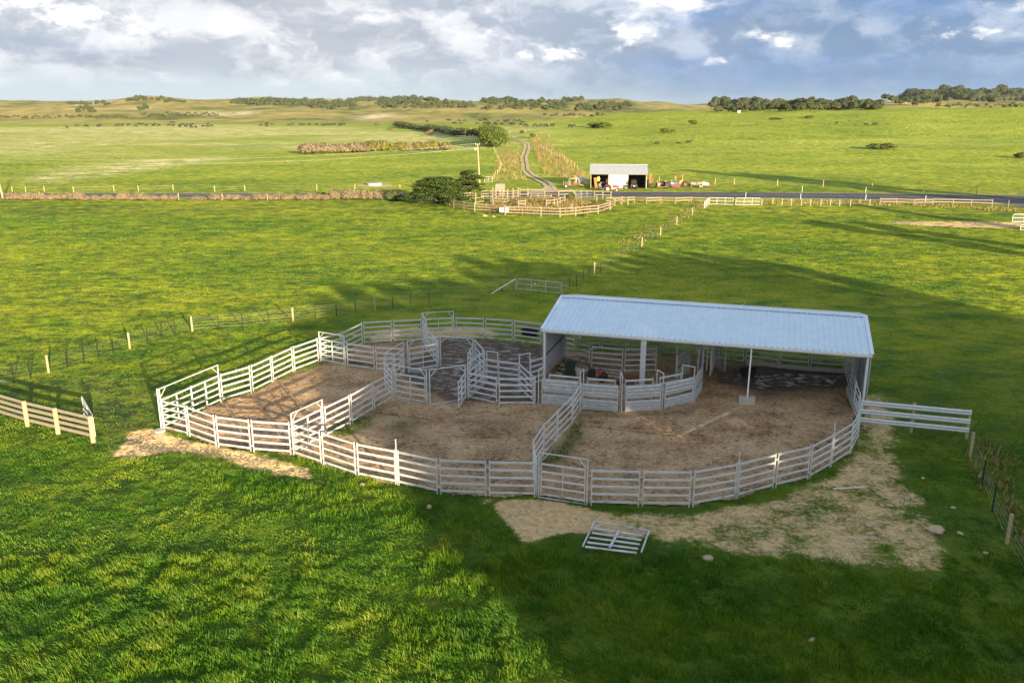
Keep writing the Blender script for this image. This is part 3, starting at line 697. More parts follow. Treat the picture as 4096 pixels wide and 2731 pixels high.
gate0 = make_gate(); gateN = make_gate(leaf=False)
place(gate0, J[4], A1, 'tall framed steel gate on the front fence leading into the sandy left pen', 'gate', GG)
place(gate0, J[10], J[11], 'framed steel gate in the middle of the front fence, over the bare sandy spot', 'gate', GG)
place(gate0, Lf[6], G1, 'small framed gate at the back left where the left fence bends', 'gate', GG)
place(gate0, A4, A5, 'framed gate with a closed leaf at the front left of the centre pen', 'gate', GG)
place(gate0, C1, C2, 'framed gate seen slantwise on the left of the centre pen', 'gate', GG)
place(gate0, C2b, C3, 'framed gate with a closed leaf at the back left of the centre pen', 'gate', GG)
place(gate0, Bk[2], Bk[3], 'tall framed gate in the back fence beside the sandy patch', 'gate', GG)
def open_gate(a, b, swing, label, hinge_b=True):
    o = place(gateN, a, b, label, 'gate', GG)
    L = (b - a).length; hx = 2.09 if hinge_b else .11
    lf = leaf_mesh(1.85, o); lf.location = (hx, 0, 0); lf.rotation_euler.z = swing
    return o
def ang(a, b): return math.atan2(b.y - a.y, b.x - a.x)
tgt = P(2, 1182, 1142); open_gate(A5, A6, ang(A6, tgt) - ang(A5, A6), 'open framed gate at the front of the centre pen, its leaf swung towards the viewer')
tgt = P('c', 1712, 1460); open_gate(C3, C4, ang(C4, tgt) - ang(C3, C4), 'open framed gate at the back of the centre pen with its leaf folded back')
place(gate0, C4, C5, 'framed gate seen nearly edge-on behind the centre pen', 'gate', GG)
place(gate0, C5, A6, 'framed gate between the centre pen and the muddy forcing pen', 'gate', GG)
place(gate0, Bk[2], M1, 'framed gate seen nearly edge-on running forward from the tall back gate', 'gate', GG)
# bars over the race and the slide gates
def hoop(a, b, label, h=2.25, rails=False):
    t = empty('slide_gate_frame', a, ang(a, b)); L = math.hypot(b.x - a.x, b.y - a.y)
    end_post(.03, h).obj('frame_post', M_galv, t); end_post(L - .03, h).obj('frame_post', M_galv, t)
    MB().tube([(.0, 0, h), (.05, 0, h + .02), (L - .05, 0, h + .02), (L, 0, h)], .028, 8).obj('top_bar', M_galv, t)
    tag(t, label, 'gate frame', 'bars and slide gate frames over the race'); return t
hoop(C5 + Vector((.1, 0, 0)), C6, 'plain steel bar frame over the narrow panel at the back of the muddy pen')
hoop(C7, C8, 'plain steel bar frame beside the panel with green twine')
for i, (lab) in enumerate(['bar over the race between the first and second sheeted gates', 'bar over the race above the meeting posts of the second and third sheeted gates',
                           'rounded bar over the race between the third and fourth sheeted gates', 'rounded bar over the race between the fourth and fifth sheeted gates']):
    a = SG[i][1].lerp(SG[i + 1][0], .5); b = (IR[i][1].lerp(IR[i + 1][0], .5) if i < 3 else IR[3][1])
    hoop(a, b, lab)
hoop(A8 + Vector((.15, 0, 0)), IR[0][0] + Vector((-.2, 0, 0)), 'slide gate frame where the muddy pen opens into the race')
for i, q in enumerate([J[7], J[14], J[17]]):
    t = end_post(0, 2.3).bar((0, 0, 2.3), (0, 0, 2.33), .07, .07).obj('steel_post', M_galv); t.location = (q.x, q.y, 0)
    tag(t, ['tall capped steel post in the sunlit part of the front fence', 'tall capped steel post in the shaded front fence, nearer the middle', 'tall capped steel post near the right end of the front fence'][i], 'post', 'tall posts of the front fence')
t = MB().tube([(0, 0, 0), (0, 0, 2.38)], .045, 10).obj('steel_post', M_galv); q = P(5, 122, 565); t.location = q
tag(t, 'thick sunlit steel post at the far left corner of the yards', 'post')
t = MB().tube([(0, 0, -.02), (0, 0, .10)], .3, 14).obj('concrete_footing', M_concrete); t.location = P(5, 105, 588)
tag(t, 'flat round concrete footing beside the left corner post', 'footing')

# sheeted race gates: two sheets of folded iron in a frame
def make_sheet():
    t = empty('sheeted_gate'); H = 1.66
    for x in (.03, 2.17): MB().bar((x, 0, .06), (x, 0, H), .05, .05, up=(1, 0, 0)).obj('post', M_galv, t)
    MB().bar((.05, 0, H - .02), (2.15, 0, H - .02), .045, .045).bar((.05, 0, .94), (2.15, 0, .94), .045, .04).bar((.05, 0, .68), (2.15, 0, .68), .045, .04).bar((.05, 0, .10), (2.15, 0, .10), .045, .045).obj('frame', M_galv, t)
    for z0, z1 in ((.12, .66), (.96, H - .04)):
        vs = []; prof = []; n = 3; hh = (z1 - z0)
        for k in range(n):
            a = z0 + hh * k / n; q = hh / n
            prof += [(0, a), (0, a + q * .50), (-.06, a + q * .58), (-.06, a + q * .70), (0, a + q * .95)]
        prof.append((0, z1)); m = MB()
        for y, z in prof: vs += [(.055, y, z), (2.145, y, z)]
        m.add(vs, [(2 * k, 2 * k + 1, 2 * k + 3, 2 * k + 2) for k in range(len(prof) - 1)])
        vs2 = [(x, y + .012, z) for x, y, z in vs]; m.add(vs2, [(2 * k, 2 * k + 2, 2 * k + 3, 2 * k + 1) for k in range(len(prof) - 1)])
        m.obj('iron_sheet', M_sheet, t)
    MB().tube([(2.2, -.03, .5), (2.3, -.03, .5)], .02, 6).tube([(2.2, -.03, 1.3), (2.3, -.03, 1.3)], .02, 6).obj('hinge_lug', M_galv, t)
    cache(t); return t
sheet0 = make_sheet()
for i, (a, b) in enumerate(SG):
    place(sheet0, a, b, ['leftmost sheeted race gate, partly hidden by the inner fence', 'second sheeted race gate from the left', 'middle sheeted race gate, in front of the steel shed column', 'fourth sheeted race gate from the left, under the two rounded bars', 'rightmost sheeted race gate, turned nearly edge-on'][i], 'sheeted gate', 'sheeted gates round the race')
for i, (a, b) in enumerate(IR):
    place(panel0, a, b, '%s inner race panel from the left, its top rail showing over the sheeted gates' % ORD[i], 'fence panel', GP)
a = P('b', 1205, 1035); b = P('b', 1500, 900)
sg = place(sheet0, a, b, 'small sheeted side gate at the head of the race, left of the crush', 'sheeted gate', 'sheeted gates round the race')
hoop(P('b', 1175, 1030), P('b', 1820, 1000), 'low bar frame in front of the cattle crush', 2.3)

# ------------------------------------------------------------------ the open-fronted steel shed over the crush
EH, RISE, RUN = 3.45, 1.05, 5.3
shed = empty('open_shed', FLc, SROT)
tag(shed, 'long open-fronted steel shed with a pale blue-grey ribbed roof over the right of the yards', 'shed')
def ribbed(x0, x1, y0, z0, y1, z1, pitch=.34, rib=.075, th=.003):
    """sheet with trapezoid ribs running up the slope"""
    xs, zs = [], []; x = x0
    while x < x1 - .001:
        for dx, dz in ((0, 0), (.015, rib), (.055, rib), (.07, 0)):
            if x + dx <= x1: xs.append(x + dx); zs.append(dz)
        x += pitch
    xs.append(x1); zs.append(0); n = len(xs)
    sl = math.atan2(z1 - z0, y1 - y0); nyy, nzz = -math.sin(sl), math.cos(sl); m = MB()
    vs = [(xx, y0 + nyy * zz, z0 + nzz * zz) for xx, zz in zip(xs, zs)] + [(xx, y1 + nyy * zz, z1 + nzz * zz) for xx, zz in zip(xs, zs)]
    m.add(vs, [(i, i + 1, n + i + 1, n + i) for i in range(n - 1)])
    vs2 = [(a, b - nyy * th, c - nzz * th) for a, b, c in vs]
    m.add(vs2, [(i, n + i, n + i + 1, i + 1) for i in range(n - 1)])
    return m
rf = ribbed(-.12, SLEN + .12, -.10, EH - .02, RUN, EH + RISE).obj('roof', M_roof, shed)
rb = ribbed(-.12, SLEN + .12, 2 * RUN + .1, EH - .02, RUN, EH + RISE).obj('roof', M_roof, shed)
rc = MB(); 
rc.add([(-.14, RUN - .24, EH + RISE + .0), (SLEN + .14, RUN - .24, EH + RISE + .0), (SLEN + .14, RUN, EH + RISE + .075), (-.14, RUN, EH + RISE + .075), (-.14, RUN + .24, EH + RISE), (SLEN + .14, RUN + .24, EH + RISE)], [(0, 1, 2, 3), (3, 2, 5, 4)])
rc.obj('ridge_cap', M_roof, rf)
for x in (-.13, SLEN + .13):
    MB().bar((x, -.1, EH + .03), (x, RUN - .02, EH + RISE + .045), .22, .035).obj('barge_flashing', M_roof, rf)
    MB().bar((x, 2 * RUN + .1, EH + .03), (x, RUN + .02, EH + RISE + .045), .22, .035).obj('barge_flashing', M_roof, rb)
for y, s_ in ((-.16, -1), (2 * RUN + .16, 1)):
    g = MB(); pr = [(0, .06), (0, -.075), (s_ * .12, -.075), (s_ * .13, .05), (s_ * .118, .05), (s_ * .108, -.06), (s_ * .012, -.06), (s_ * .012, .06)]
    g.prism([(-.14, y + a, EH - .05 + b) for a, b in pr], (SLEN + .28, 0, 0)); g.obj('gutter', M_wtrim, shed)
for x in (.08, SLEN - .08):
    MB().tube([(x, -.2, EH - .12), (x, -.16, EH - .3), (x, -.02 - .12, EH - .42), (x, -.14, .05)], .05, 10).obj('downpipe', M_wtrim, shed)
def icol(x, y, h, w=.2, d=.12):
    return MB().bar((x, y - w / 2, 0), (x, y - w / 2, h), .02, d, up=(0, 1, 0)).bar((x, y + w / 2, 0), (x, y + w / 2, h), .02, d, up=(0, 1, 0)).bar((x, y, 0), (x, y, h), d * .9, .012, up=(0, 1, 0))
colx = [.05, 6.45, 12.9, SLEN - .05]
MB().bar((.05, .0, 0), (.05, .0, EH - .1), .24, .16).obj('column', M_galv, shed)
MB().bar((6.42, .02, 0), (6.42, .02, EH - .1), .09, .20).bar((6.58, .02, 0), (6.58, .02, EH - .1), .10, .16).obj('column', M_galv, shed)
MB().bar((SLEN - .06, .02, 0), (SLEN - .06, .02, EH - .1), .2, .16).obj('column', M_galv, shed)
pq = P(4, 750, 1214); inv = Matrix.Rotation(-SROT, 4, 'Z') @ Matrix.Translation(-FLc); pl = inv @ pq
MB().tube([(pl.x, pl.y + .0, .42), (pl.x + .02, .12, EH - .05)], .045, 10).obj('prop_pole', M_wtrim, shed)
for x in colx: MB().bar((x, 2 * RUN - .1, 0), (x, 2 * RUN - .1, EH - .05), .16, .2).obj('column', M_galv, shed)
for x in (colx[0], colx[3]): MB().bar((x, RUN, 0), (x, RUN, EH + RISE - .15), .2, .24).obj('column', M_galv, shed)
for x in colx:
    MB().bar((x, 0, EH - .16), (x, RUN, EH + RISE - .2), .1, .16).bar((x, RUN, EH + RISE - .2), (x, 2 * RUN, EH - .16), .1, .16).obj('rafter', M_galv, shed)
for y in (1.3, 2.6, 3.9, 6.5, 8, 9.5):
    z = EH + RISE * (1 - abs(y - RUN) / RUN) - .10
    MB().bar((0, y, z), (SLEN, y, z), .07, .1).obj('purlin', M_galv, shed)
MB().bar((0, .06, EH - .17), (SLEN, .06, EH - .17), .07, .16).obj('eave_beam', M_galv, shed)
def wall(x, ya, yb, name='wall_cladding', zb=.08):
    m = MB(); y = ya; pts = []
    while y < yb:
        for dy, dx in ((0, 0), (.02, .06), (.07, .06), (.09, 0)): pts.append((y + dy, dx))
        y += .30
    pts = [p for p in pts if p[0] <= yb] + [(yb, 0)]
    def top(yy): return EH + RISE * (1 - abs(yy - RUN) / RUN) - .06
    vs = [(x + dx, yy, zb) for yy, dx in pts] + [(x + dx, yy, top(yy)) for yy, dx in pts]; n = len(pts)
    m.add(vs, [(i, i + 1, n + i + 1, n + i) for i in range(n - 1)])
    m.add([(a + .004, b, c) for a, b, c in vs], [(i, n + i, n + i + 1, i + 1) for i in range(n - 1)])
    return m.obj(name, M_roof2, shed)
w1 = wall(-.09, .1, RUN - .05); w2 = wall(SLEN + .09, .1, 2 * RUN - .3)
MB().bar((.02, .1, 1.55), (.02, RUN - .1, 1.55), .05, .08).obj('girt', M_rust, w1)
for z in (1.5, 2.6): MB().bar((SLEN + .04, .1, z), (SLEN + .04, 2 * RUN - .3, z), .05, .08).obj('girt', M_galv, w2)
MB().bar((SLEN - .0, 1.5, .6), (SLEN - .0, RUN, 3.6), .05, .09).obj('wall_brace', M_galv, w2)
o = MB().box((0, 0, .21), (.95, .5, .42), 0).obj('concrete_block', M_concrete); o.location = pq; o.rotation_euler.z = SROT; o.location.z = 0
tag(o, 'square concrete block at the foot of the thin roof prop', 'concrete block')
m = MB(); a, b = P(8, 1385, 425), P(8, 1290, 190); m.bar(a + Vector((0, 0, .25)), b + Vector((0, 0, .25)), .35, .5, bev=.04)
tag(m.obj('concrete_wall', M_concrete), 'low mossy concrete dwarf wall inside the right end of the shed', 'wall')
m = MB()
for a, b in zip(UN[8:], UN[9:]): m.bar(a + Vector((0, -.12, .13)), b + Vector((0, -.12, .13)), .18, .30)
tag(m.obj('concrete_wall', M_concrete), 'low concrete kerb under the back fence inside the shed', 'wall')
tag(MB().tube([(0, 0, 0), (0, 0, 2.6)], .03, 8).obj('steel_post', M_galv), 'bent steel upright showing over the ridge, nearer the middle of the roof', 'post').location = SH(10.6, 12.2)
o = MB().tube([(0, 0, 0), (0, 0, 3.25), (.12, 0, 3.5)], .05, 8).obj('steel_post', M_galv); o.location = SH(12.1, 11.9)
tag(o, 'taller steel upright showing over the ridge, right of a shorter one', 'post')

# cattle crush
cr = empty('cattle_crush', P(3, 1868, 915), SROT + math.pi / 2 - .05)
tag(cr, 'dark mud-stained cattle crush with levers at the head of the race', 'cattle crush')
for x in (.1, .9, 1.7, 2.5):
    for y in (-.42, .42): MB().bar((x, y, 0), (x, y, 2.35), .10, .10).obj('frame_post', M_galv, cr)
for y in (-.42, .42):
    MB().bar((.05, y, 2.22), (2.55, y, 2.22), .07, .09).obj('top_rail', M_galv, cr)
    MB().bar((.05, y, 1.2), (2.55, y, 1.2), .05, .09).obj('side_rail', M_galv, cr)
    MB().box((1.3, y, .6), (2.3, .02, 1.0)).obj('side_sheet', M_sheet, cr)
    for k in range(7): MB().tube([(.3 + k * .32, y + .03, 1.2), (.3 + k * .32, y + .03, 2.2)], .018, 6).obj('side_bar', M_galv, cr)
for x in (.1, .9, 1.7, 2.5): MB().bar((x, -.42, 2.3), (x, .42, 2.3), .07, .07).obj('cross_bar', M_galv, cr)
MB().tube([(.1, -.15, .3), (.1, -.15, 2.1)], .04, 8).tube([(.1, .15, .3), (.1, .15, 2.1)], .04, 8).bar((.1, -.2, 2.05), (.1, .2, 2.05), .06, .06).obj('head_bail', M_galv, cr)
MB().tube([(.9, .5, 2.3), (.5, .95, 2.75)], .025, 6).obj('lever', M_wtrim, cr)
MB().tube([(1.7, .5, 2.3), (1.3, 1.1, 2.05)], .025, 6).obj('lever', M_wtrim, cr)
MB().tube([(2.5, .3, 2.3), (2.2, .9, 2.7), (1.9, 1.0, 2.5)], .025, 6).obj('lever', M_wtrim, cr)
MB().bar((-.9, .42, 1.95), (.3, .42, 1.95), .08, .1).obj('slide_rail', M_galv, cr)
o = place(gate0, P(4, 372, 800), P(4, 440, 852) + Vector((.35, -.9, 0)), 'gate standing half open just right of the cattle crush', 'gate', GG)
# feed tub
def tub(loc, r, h, lab, name='feed_tub', mat=None):
    m = MB(); n = 22; vs = []
    for rr, z in ((r * .82, 0), (r, h), (r * .93, h), (r * .78, .06)): vs += [(rr * math.cos(2 * math.pi * k / n), rr * math.sin(2 * math.pi * k / n), z) for k in range(n)]
    fs = [(j * n + k, j * n + (k + 1) % n, (j + 1) * n + (k + 1) % n, (j + 1) * n + k) for j in range(3) for k in range(n)] + [tuple(range(n))[::-1], tuple(range(3 * n, 4 * n))]
    m.add(vs, fs); m.tube([(r * math.cos(t), r * math.sin(t), h) for t in [2 * math.pi * k / 24 for k in range(25)]], .035, 6, cap=False)
    o = m.obj(name, mat or M_rubber, smooth=False); o.location = loc; return tag(o, lab, 'tub')
tub(P(4, 760, 930), .52, .5, 'round black rubber tub standing on the muddy floor under the roof')
tub(P(2, 1880, 412) + Vector((0, 1.0, 0)), .7, .5, 'black tub outside the back fence, left of the shed')
m = MB().box((0, 0, .2), (1.1, .3, .4)).box((-.15, 0, .45), (.25, .2, .14)).obj('water_trough', M_concrete); m.location = P(4, 825, 812); m.rotation_euler.z = SROT
tag(m, 'small concrete trough against the back fence under the roof', 'trough')
# wheelie bin, tools and timber behind the race
b = empty('wheelie_bin', P('a', 700, 1010), SROT)
v = MB(); bt = [(-.22, -.27, .06), (.22, -.27, .06), (.22, .27, .06), (-.22, .27, .06)]; tp = [(-.29, -.34, 1.0), (.29, -.34, 1.0), (.29, .36, 1.0), (-.29, .36, 1.0)]
v.add(bt + tp, [(3, 2, 1, 0), (0, 1, 5, 4), (1, 2, 6, 5), (2, 3, 7, 6), (3, 0, 4, 7), (4, 5, 6, 7)]).bar((-.31, -.34, .98), (.31, -.34, .98), .05, .06).bar((-.31, -.3, .98), (-.31, .36, .98), .05, .06).bar((.31, -.3, .98), (.31, .36, .98), .05, .06)
v.obj('bin_body', M_binc, b)
MB().add([(-.32, -.38, 1.03), (.32, -.38, 1.03), (.32, .38, 1.06), (-.32, .38, 1.06), (-.26, -.3, 1.09), (.26, -.3, 1.09), (.26, .32, 1.12), (-.26, .32, 1.12)], [(3, 2, 1, 0), (4, 5, 6, 7), (0, 1, 5, 4), (1, 2, 6, 5), (2, 3, 7, 6), (3, 0, 4, 7)]).obj('lid', M_binc, b)
for x in (-.24, .24): MB().wheel((x, .3, .12), (1, 0, 0), .12, .05).obj('wheel', M_rubber, b)
tag(b, 'dark green wheelie bin beside the ribbed left wall of the shed', 'bin')
for i, (px, py, dz) in enumerate([(540, 790, 0), (560, 760, .12), (575, 830, 0), (460, 930, 0), (500, 800, .0)]):
    o = MB().box((0, 0, .08), (.5, .28, .16), random.uniform(-.3, .3)).obj('stone_block', M_stone); o.location = P('a', px, py); o.location.z = dz
    tag(o, 'pale stone block in the little heap between the bin and the ribbed wall', 'stone', 'pale stone blocks beside the bin')
def stake(name, pts, w, h, mat, lab, cat, grp=None):
    m = MB()
    for a, b_ in zip(pts, pts[1:]): m.bar(a, b_, w, h)
    return tag(m.obj(name, mat), lab, cat, grp)
up = lambda p, z: Vector((p.x, p.y, z))
stake('plank', [up(P('a', 800, 790), .10), up(P('a', 1570, 915), .10)], .16, .09, M_plank, 'long white plank lying beside the bin, the one nearer the back panels', 'plank')
stake('plank', [up(P('a', 820, 835), .08), up(P('a', 1415, 930), .08)], .16, .09, M_plank, 'shorter white plank lying in the middle of the pile by the bin', 'plank')
stake('plank', [up(P('a', 1230, 935), .06), up(P('a', 2120, 1040), .06)], .14, .09, M_plank, 'white plank lying nearest the race, pointing at the shed column', 'plank')
stake('steel_bar', [up(P('a', 1560, 880), .06), up(P('a', 2225, 985), .06)], .11, .09, M_galv, 'grey steel bar lying on the sand beside the white planks', 'bar')
# motor cultivator
r = empty('tiller', P('a', 1210, 1060), SROT); tag(r, 'black and red motor tiller with curved handles on the sand by the bin', 'tiller')
MB().box((0, 0, .45), (.5, .35, .4)).box((.05, 0, .72), (.3, .25, .16)).obj('engine', M_black, r)
MB().box((.55, 0, .55), (.3, .4, .2)).bar((.4, .15, .5), (.9, .15, .3), .05, .12).obj('cowling', M_red, r)
for y in (-.28, .28): MB().wheel((.75, y, .28), (0, 1, 0), .28, .08, .14).obj('tine_wheel', M_black, r)
MB().tube([(-.1, .2, .6), (-.3, .25, 1.1), (-.75, .3, 1.35), (-.95, .3, 1.1)], .028, 6).obj('handlebar', M_black, r)
MB().tube([(-.1, -.2, .6), (-.2, -.25, 1.1), (-.45, -.28, 1.4)], .028, 6).obj('handlebar', M_black, r)
MB().box((-.42, -.28, 1.42), (.2, .08, .09)).obj('grip', M_orange, r)
MB().tube([(.3, 0, .55), (.5, 0, .85), (.85, 0, .8), (1.0, 0, .35)], .03, 6).obj('guard_bar', M_black, r)
# wheelbarrow behind the third gate
r = empty('wheelbarrow', P('b', 150, 1190), SROT + .3); tag(r, 'rusty wheelbarrow tipped behind the middle sheeted gate', 'wheelbarrow')
MB().add([(-.35, -.22, .35), (.35, -.22, .35), (.35, .22, .35), (-.35, .22, .35), (-.55, -.36, .72), (.6, -.34, .72), (.6, .34, .72), (-.55, .36, .72)], [(3, 2, 1, 0), (0, 1, 5, 4), (1, 2, 6, 5), (2, 3, 7, 6), (3, 0, 4, 7)]).obj('tray', M_rust, r)
MB().wheel((-.75, 0, .2), (0, 1, 0), .2, .08).obj('wheel', M_rubber, r)
for y in (-.2, .2): MB().tube([(-.75, y * .4, .2), (0, y, .34), (1.1, y * 1.4, .6)], .02, 6).tube([(.35, y, .34), (.45, y, .02)], .02, 6).obj('handle', M_black, r)
o = MB().tube([(.16 * math.cos(t), .16 * math.sin(t), .2) for t in [k * math.pi / 8 for k in range(17)]], .02, 6).tube([(0, 0, .01), (0, 0, .2)], .13, 12, .15).obj('bucket', M_wtrim); o.location = P('b', 265, 1160)
tag(o, 'small pale bucket at the foot of the middle shed column', 'bucket')
o = MB().tube([(0, 0, 0), (0, 0, .36)], .15, 14, .19).tube([(.19 * math.cos(k * math.pi / 8), .19 * math.sin(k * math.pi / 8), .36) for k in range(17)], .015, 6).obj('bucket', M_wtrim); o.location = P('a', 895, 940)
tag(o, 'white bucket with a teal rim standing right of the bin', 'bucket')
m = MB()
for k in range(5): m.tube([(k * .07, .02 * math.sin(t * 2), 1.5 - .62 * (math.sin(t) ** 2) * (1 + .1 * k)) for t in np.linspace(0, math.pi, 12)], .012, 5)
o = m.obj('rope', M_plank); o.location = P('b', 640, 890); o.rotation_euler.z = SROT
tag(o, 'pale rope hanging in loops on the last dull panel before the crush', 'rope')

# ------------------------------------------------------------------ loose things in front of the yards
lg = empty('loose_gate', (0, 0, 0)); tag(lg, 'steel gate frame lying flat and half sunk in the grass in front of the yards', 'gate')
pa, pb, pc = P('g', 522, 290), P('g', 1165, 400), P('g', 1072, 655); pd = pa + (pc - pb) * 1.12
for q in (pa, pb, pc, pd): q.z = .17
pd.z = .08
MB().bar(pa, pb, .06, .06).obj('frame_bar', M_galv, lg); MB().bar(pa, pd, .06, .06).obj('frame_bar', M_galv, lg); MB().bar(pb, pc, .06, .06).obj('frame_bar', M_galv, lg)
for t_ in (.30, .50, .70, .90, 1.08):
    a = pa + (pd - pa) * t_ + (pb - pa) * .06; b_ = pb + (pc - pb) * t_ - (pb - pa) * .07
    a.z = b_.z = .19
    MB().bar(a, b_, .12, .045, bev=.01).obj('rail', M_galv, lg)
a = pa.lerp(pb, .5) + (pc - pb) * .28; b_ = pa.lerp(pb, .47) + (pc - pb) * 1.1; a.z = b_.z = .235
MB().bar(a, b_, .10, .03).obj('stile', M_galv, lg)
MB().tube([pa + (pd - pa) * .3, pa + (pb - pa) * .16 + (pd - pa) * .05], .025, 6).obj('corner_brace', M_galv, lg)
MB().tube([pb + (pc - pb) * .35, pb + (pa - pb) * .26 + (pc - pb) * .04], .025, 6).obj('corner_brace', M_galv, lg)
stake('plank', [up(P(8, 1130, 1200), .06), up(P(8, 1452, 1180), .06)], .08, .05, M_plank, 'narrow weathered plank lying on the bare ground right of the yards', 'plank')
stake('plank', [up(P('e', 560, 1168), .05), up(P('e', 690, 1215), .05)], .16, .04, M_wood, 'grey board end lying by the bottom guard rail', 'plank')
def rock(loc, r, lab):
    m = MB(); m.ell((0, 0, 0), (r, r * random.uniform(.55, .8), r * random.uniform(.35, .55)), 9, 6, .16); o = m.obj('rock', M_stone)
    o.location = (loc.x, loc.y, loc.z + r * .12); o.rotation_euler = (random.uniform(-.2, .2), random.uniform(-.2, .2), random.uniform(0, 6)); return tag(o, lab, 'rock', 'pale rocks on the bare ground')
for px, py, r, lab in [(175, 1120, .30, 'large pale boulder half sunk in the sunlit bare ground'), (775, 1172, .42, 'flat pale slab at the right edge of the bare ground'), (180, 1200, .2, 'rounded pale rock just below the half-sunk boulder'),
                       (75, 1275, .22, 'greyish rock at the left of the bare ground, lowest of the big ones'), (265, 845, .2, None), (355, 945, .17, None), (215, 888, .12, None), (545, 865, .2, None), (425, 945, .16, None), (545, 1232, .2, None),
                       (385, 1262, .2, None), (205, 1238, .18, None), (45, 945, .14, None), (500, 935, .12, None), (290, 945, .12, None), (990, 1195, .15, None), (505, 885, .15, None), (1215, 1370, .12, None), (925, 965, .12, None), (655, 700, .12, None)]:
    rock(P('f', px, py), r, lab or 'small pale stone scattered on the bare ground right of the yards')
for px, py, r, lab in [(1855, 690, .26, 'ochre rock in the grass edge right of the lying gate'), (1045, 130, .0, None)]:
    if r: rock(P('g', px, py), r, lab)
rock(P(6, 830, 1382), .2, 'pale rock at the edge of the long grass below the front fence')
rock(P(6, 130, 1150), .16, 'small ochre stone in the yellow grass near the front fence')
rock(P('w', 1865, 1470), .14, 'lone pale stone in the dark grass at the bottom right')

# ------------------------------------------------------------------ guard-rail fence on the right
gf = empty('guard_rail_fence', (0, 0, 0)); tag(gf, 'fence of three shiny corrugated guard rails running right from the shed', 'fence')
ga, gb = P('f', 95, 250), P('f', 1040, 345)
gm = P('f', 545, 292)
for q, h in ((gm, 1.75), (gb, 1.65), (ga.lerp(gb, .04), 1.7)): MB().bar(up(q, q.z - .1), up(q, q.z + h), .14, .14, bev=.03).obj('post', M_wood, gf)
gn = (gb - ga).normalized(); gnp = Vector((gn.y, -gn.x, 0))
for z in (.52, 1.02, 1.52):
    m = MB(); pr = [(0, .155), (.04, .11), (.07, .075), (.04, .04), (0, 0), (.04, -.04), (.07, -.075), (.04, -.11), (0, -.155)]
    for s0, s1, o_ in ((-.02, .52, 0), (.50, 1.01, .006)):
        A, B = ga.lerp(gb, s0), ga.lerp(gb, s1); off = gnp * (.09 + o_); n_ = len(pr)
        vs = [A + off + gnp * a + Vector((0, 0, z + b_)) for a, b_ in pr] + [B + off + gnp * a + Vector((0, 0, z + b_)) for a, b_ in pr]
        m.add(vs, [(i, i + 1, n_ + i + 1, n_ + i) for i in range(n_ - 1)])
        m.add([v - gnp * .004 for v in vs], [(i, n_ + i, n_ + i + 1, i + 1) for i in range(n_ - 1)])
    m.obj('guard_rail', M_galv, gf)
# ------------------------------------------------------------------ wire fences: each fence a thing, each post a part
def wires(m, pts, hs, r=.006):
    for h in hs:
        for a, b_ in zip(pts, pts[1:]): m.bar(a + Vector((0, 0, h)), b_ + Vector((0, 0, h)), r, r)
def wire_fence(pts, kinds, lab, h=1.15, wr=.006, hs=(.25, .5, .75, 1.0), wood=M_wood, wsz=.15):
    f = empty('wire_fence', pts[0]); tag(f, lab, 'fence', None); o = pts[0]
    for p, k in zip(pts, kinds):
        q = p - o
        if k == 'w': MB().tube([q + Vector((0, 0, -.1)), q + Vector((0, 0, h + .08))], wsz / 2, 8).obj('wooden_post', wood, f)
        elif k == 's': MB().bar(q + Vector((0, 0, -.1)), q + Vector((0, 0, h)), .055, .05).bar(q + Vector((.02, 0, -.1)), q + Vector((.02, 0, h - .05)), .05, .014).obj('star_picket', M_black, f)
    m = MB(); wires(m, [p - o for p in pts], hs, wr); m.obj('wires', M_wire, f); return f
def I(x, y): return P('i', x, y)
def U(x, y): return P('u', x, y)
lp = [at(-120, 1545), at(-30, 1535), I(178, 722), I(385, 668), I(612, 595), I(845, 528), I(1057, 472), I(1240, 422), I(1428, 362), U(873, 662), U(995, 626), U(1092, 595), U(1178, 575), U(1293, 546), U(1470, 530), U(1632, 520), U(1806, 498), U(1970, 482),
      U(2120, 462), U(2262, 447)]
lk = list('ss' + 'ss' + 'w' + 'ssss' + 'w' + 'sss' + 'w' + 'sss' + 'w' + 'ss')
H = lambda x, y: P('h', x, y)
lp += [sv_ for sv_ in [P(2, 62, 140), P(2, 262, 112), P(2, 448, 95), P(2, 635, 70), P(2, 826, 36)]]; lk += list('swsss')
lp += [H(824, 392), H(1003, 372)]; lk += list('sw')
lp = [p for i, p in enumerate(lp)]
wire_fence(lp, lk, 'wire fence of black pickets and pale posts from the left edge to the pipe gate', hs=(.2, .45, .7, .95, 1.1))
rp = [H(1566, 432), H(1664, 360), H(1748, 320), H(1833, 257), H(1906, 215), H(1972, 165), H(2050, 148), H(2118, 90), H(2180, 48)]
rk = list('wsssswsss')
full = [((1427,590),'s'),((1438,586),'s'),((1450,581),'s'),((1461,576),'s'),((1474,566),'w'),((1486,558),'s'),((1496,552),'s'),((1506,546),'s'),((1517,541),'w'),((1528,533),'s'),((1537,527),'s'),((1546,521),'s'),((1554,515),'w'),((1565,508),'s'),((1573,503),'s'),((1581,498),'s'),((1590,494),'w'),((1600,488),'s'),((1608,483),'s'),((1617,479),'w')]
rp += [P('w', *q) for q, k in full]; rk += [k for q, k in full]
wire_fence(rp, rk, 'wire fence of pickets and posts climbing from the pipe gate to the white road gates')
wire_fence([gb, P('f', 1075, 505), P('f', 1182, 755), P('f', 1272, 1000), P('f', 1405, 1285), at(4096, 2300), at(4230, 2500)], list('wwsswss'), 'wire fence of black pickets running down the right edge from the guard rails', h=1.25)

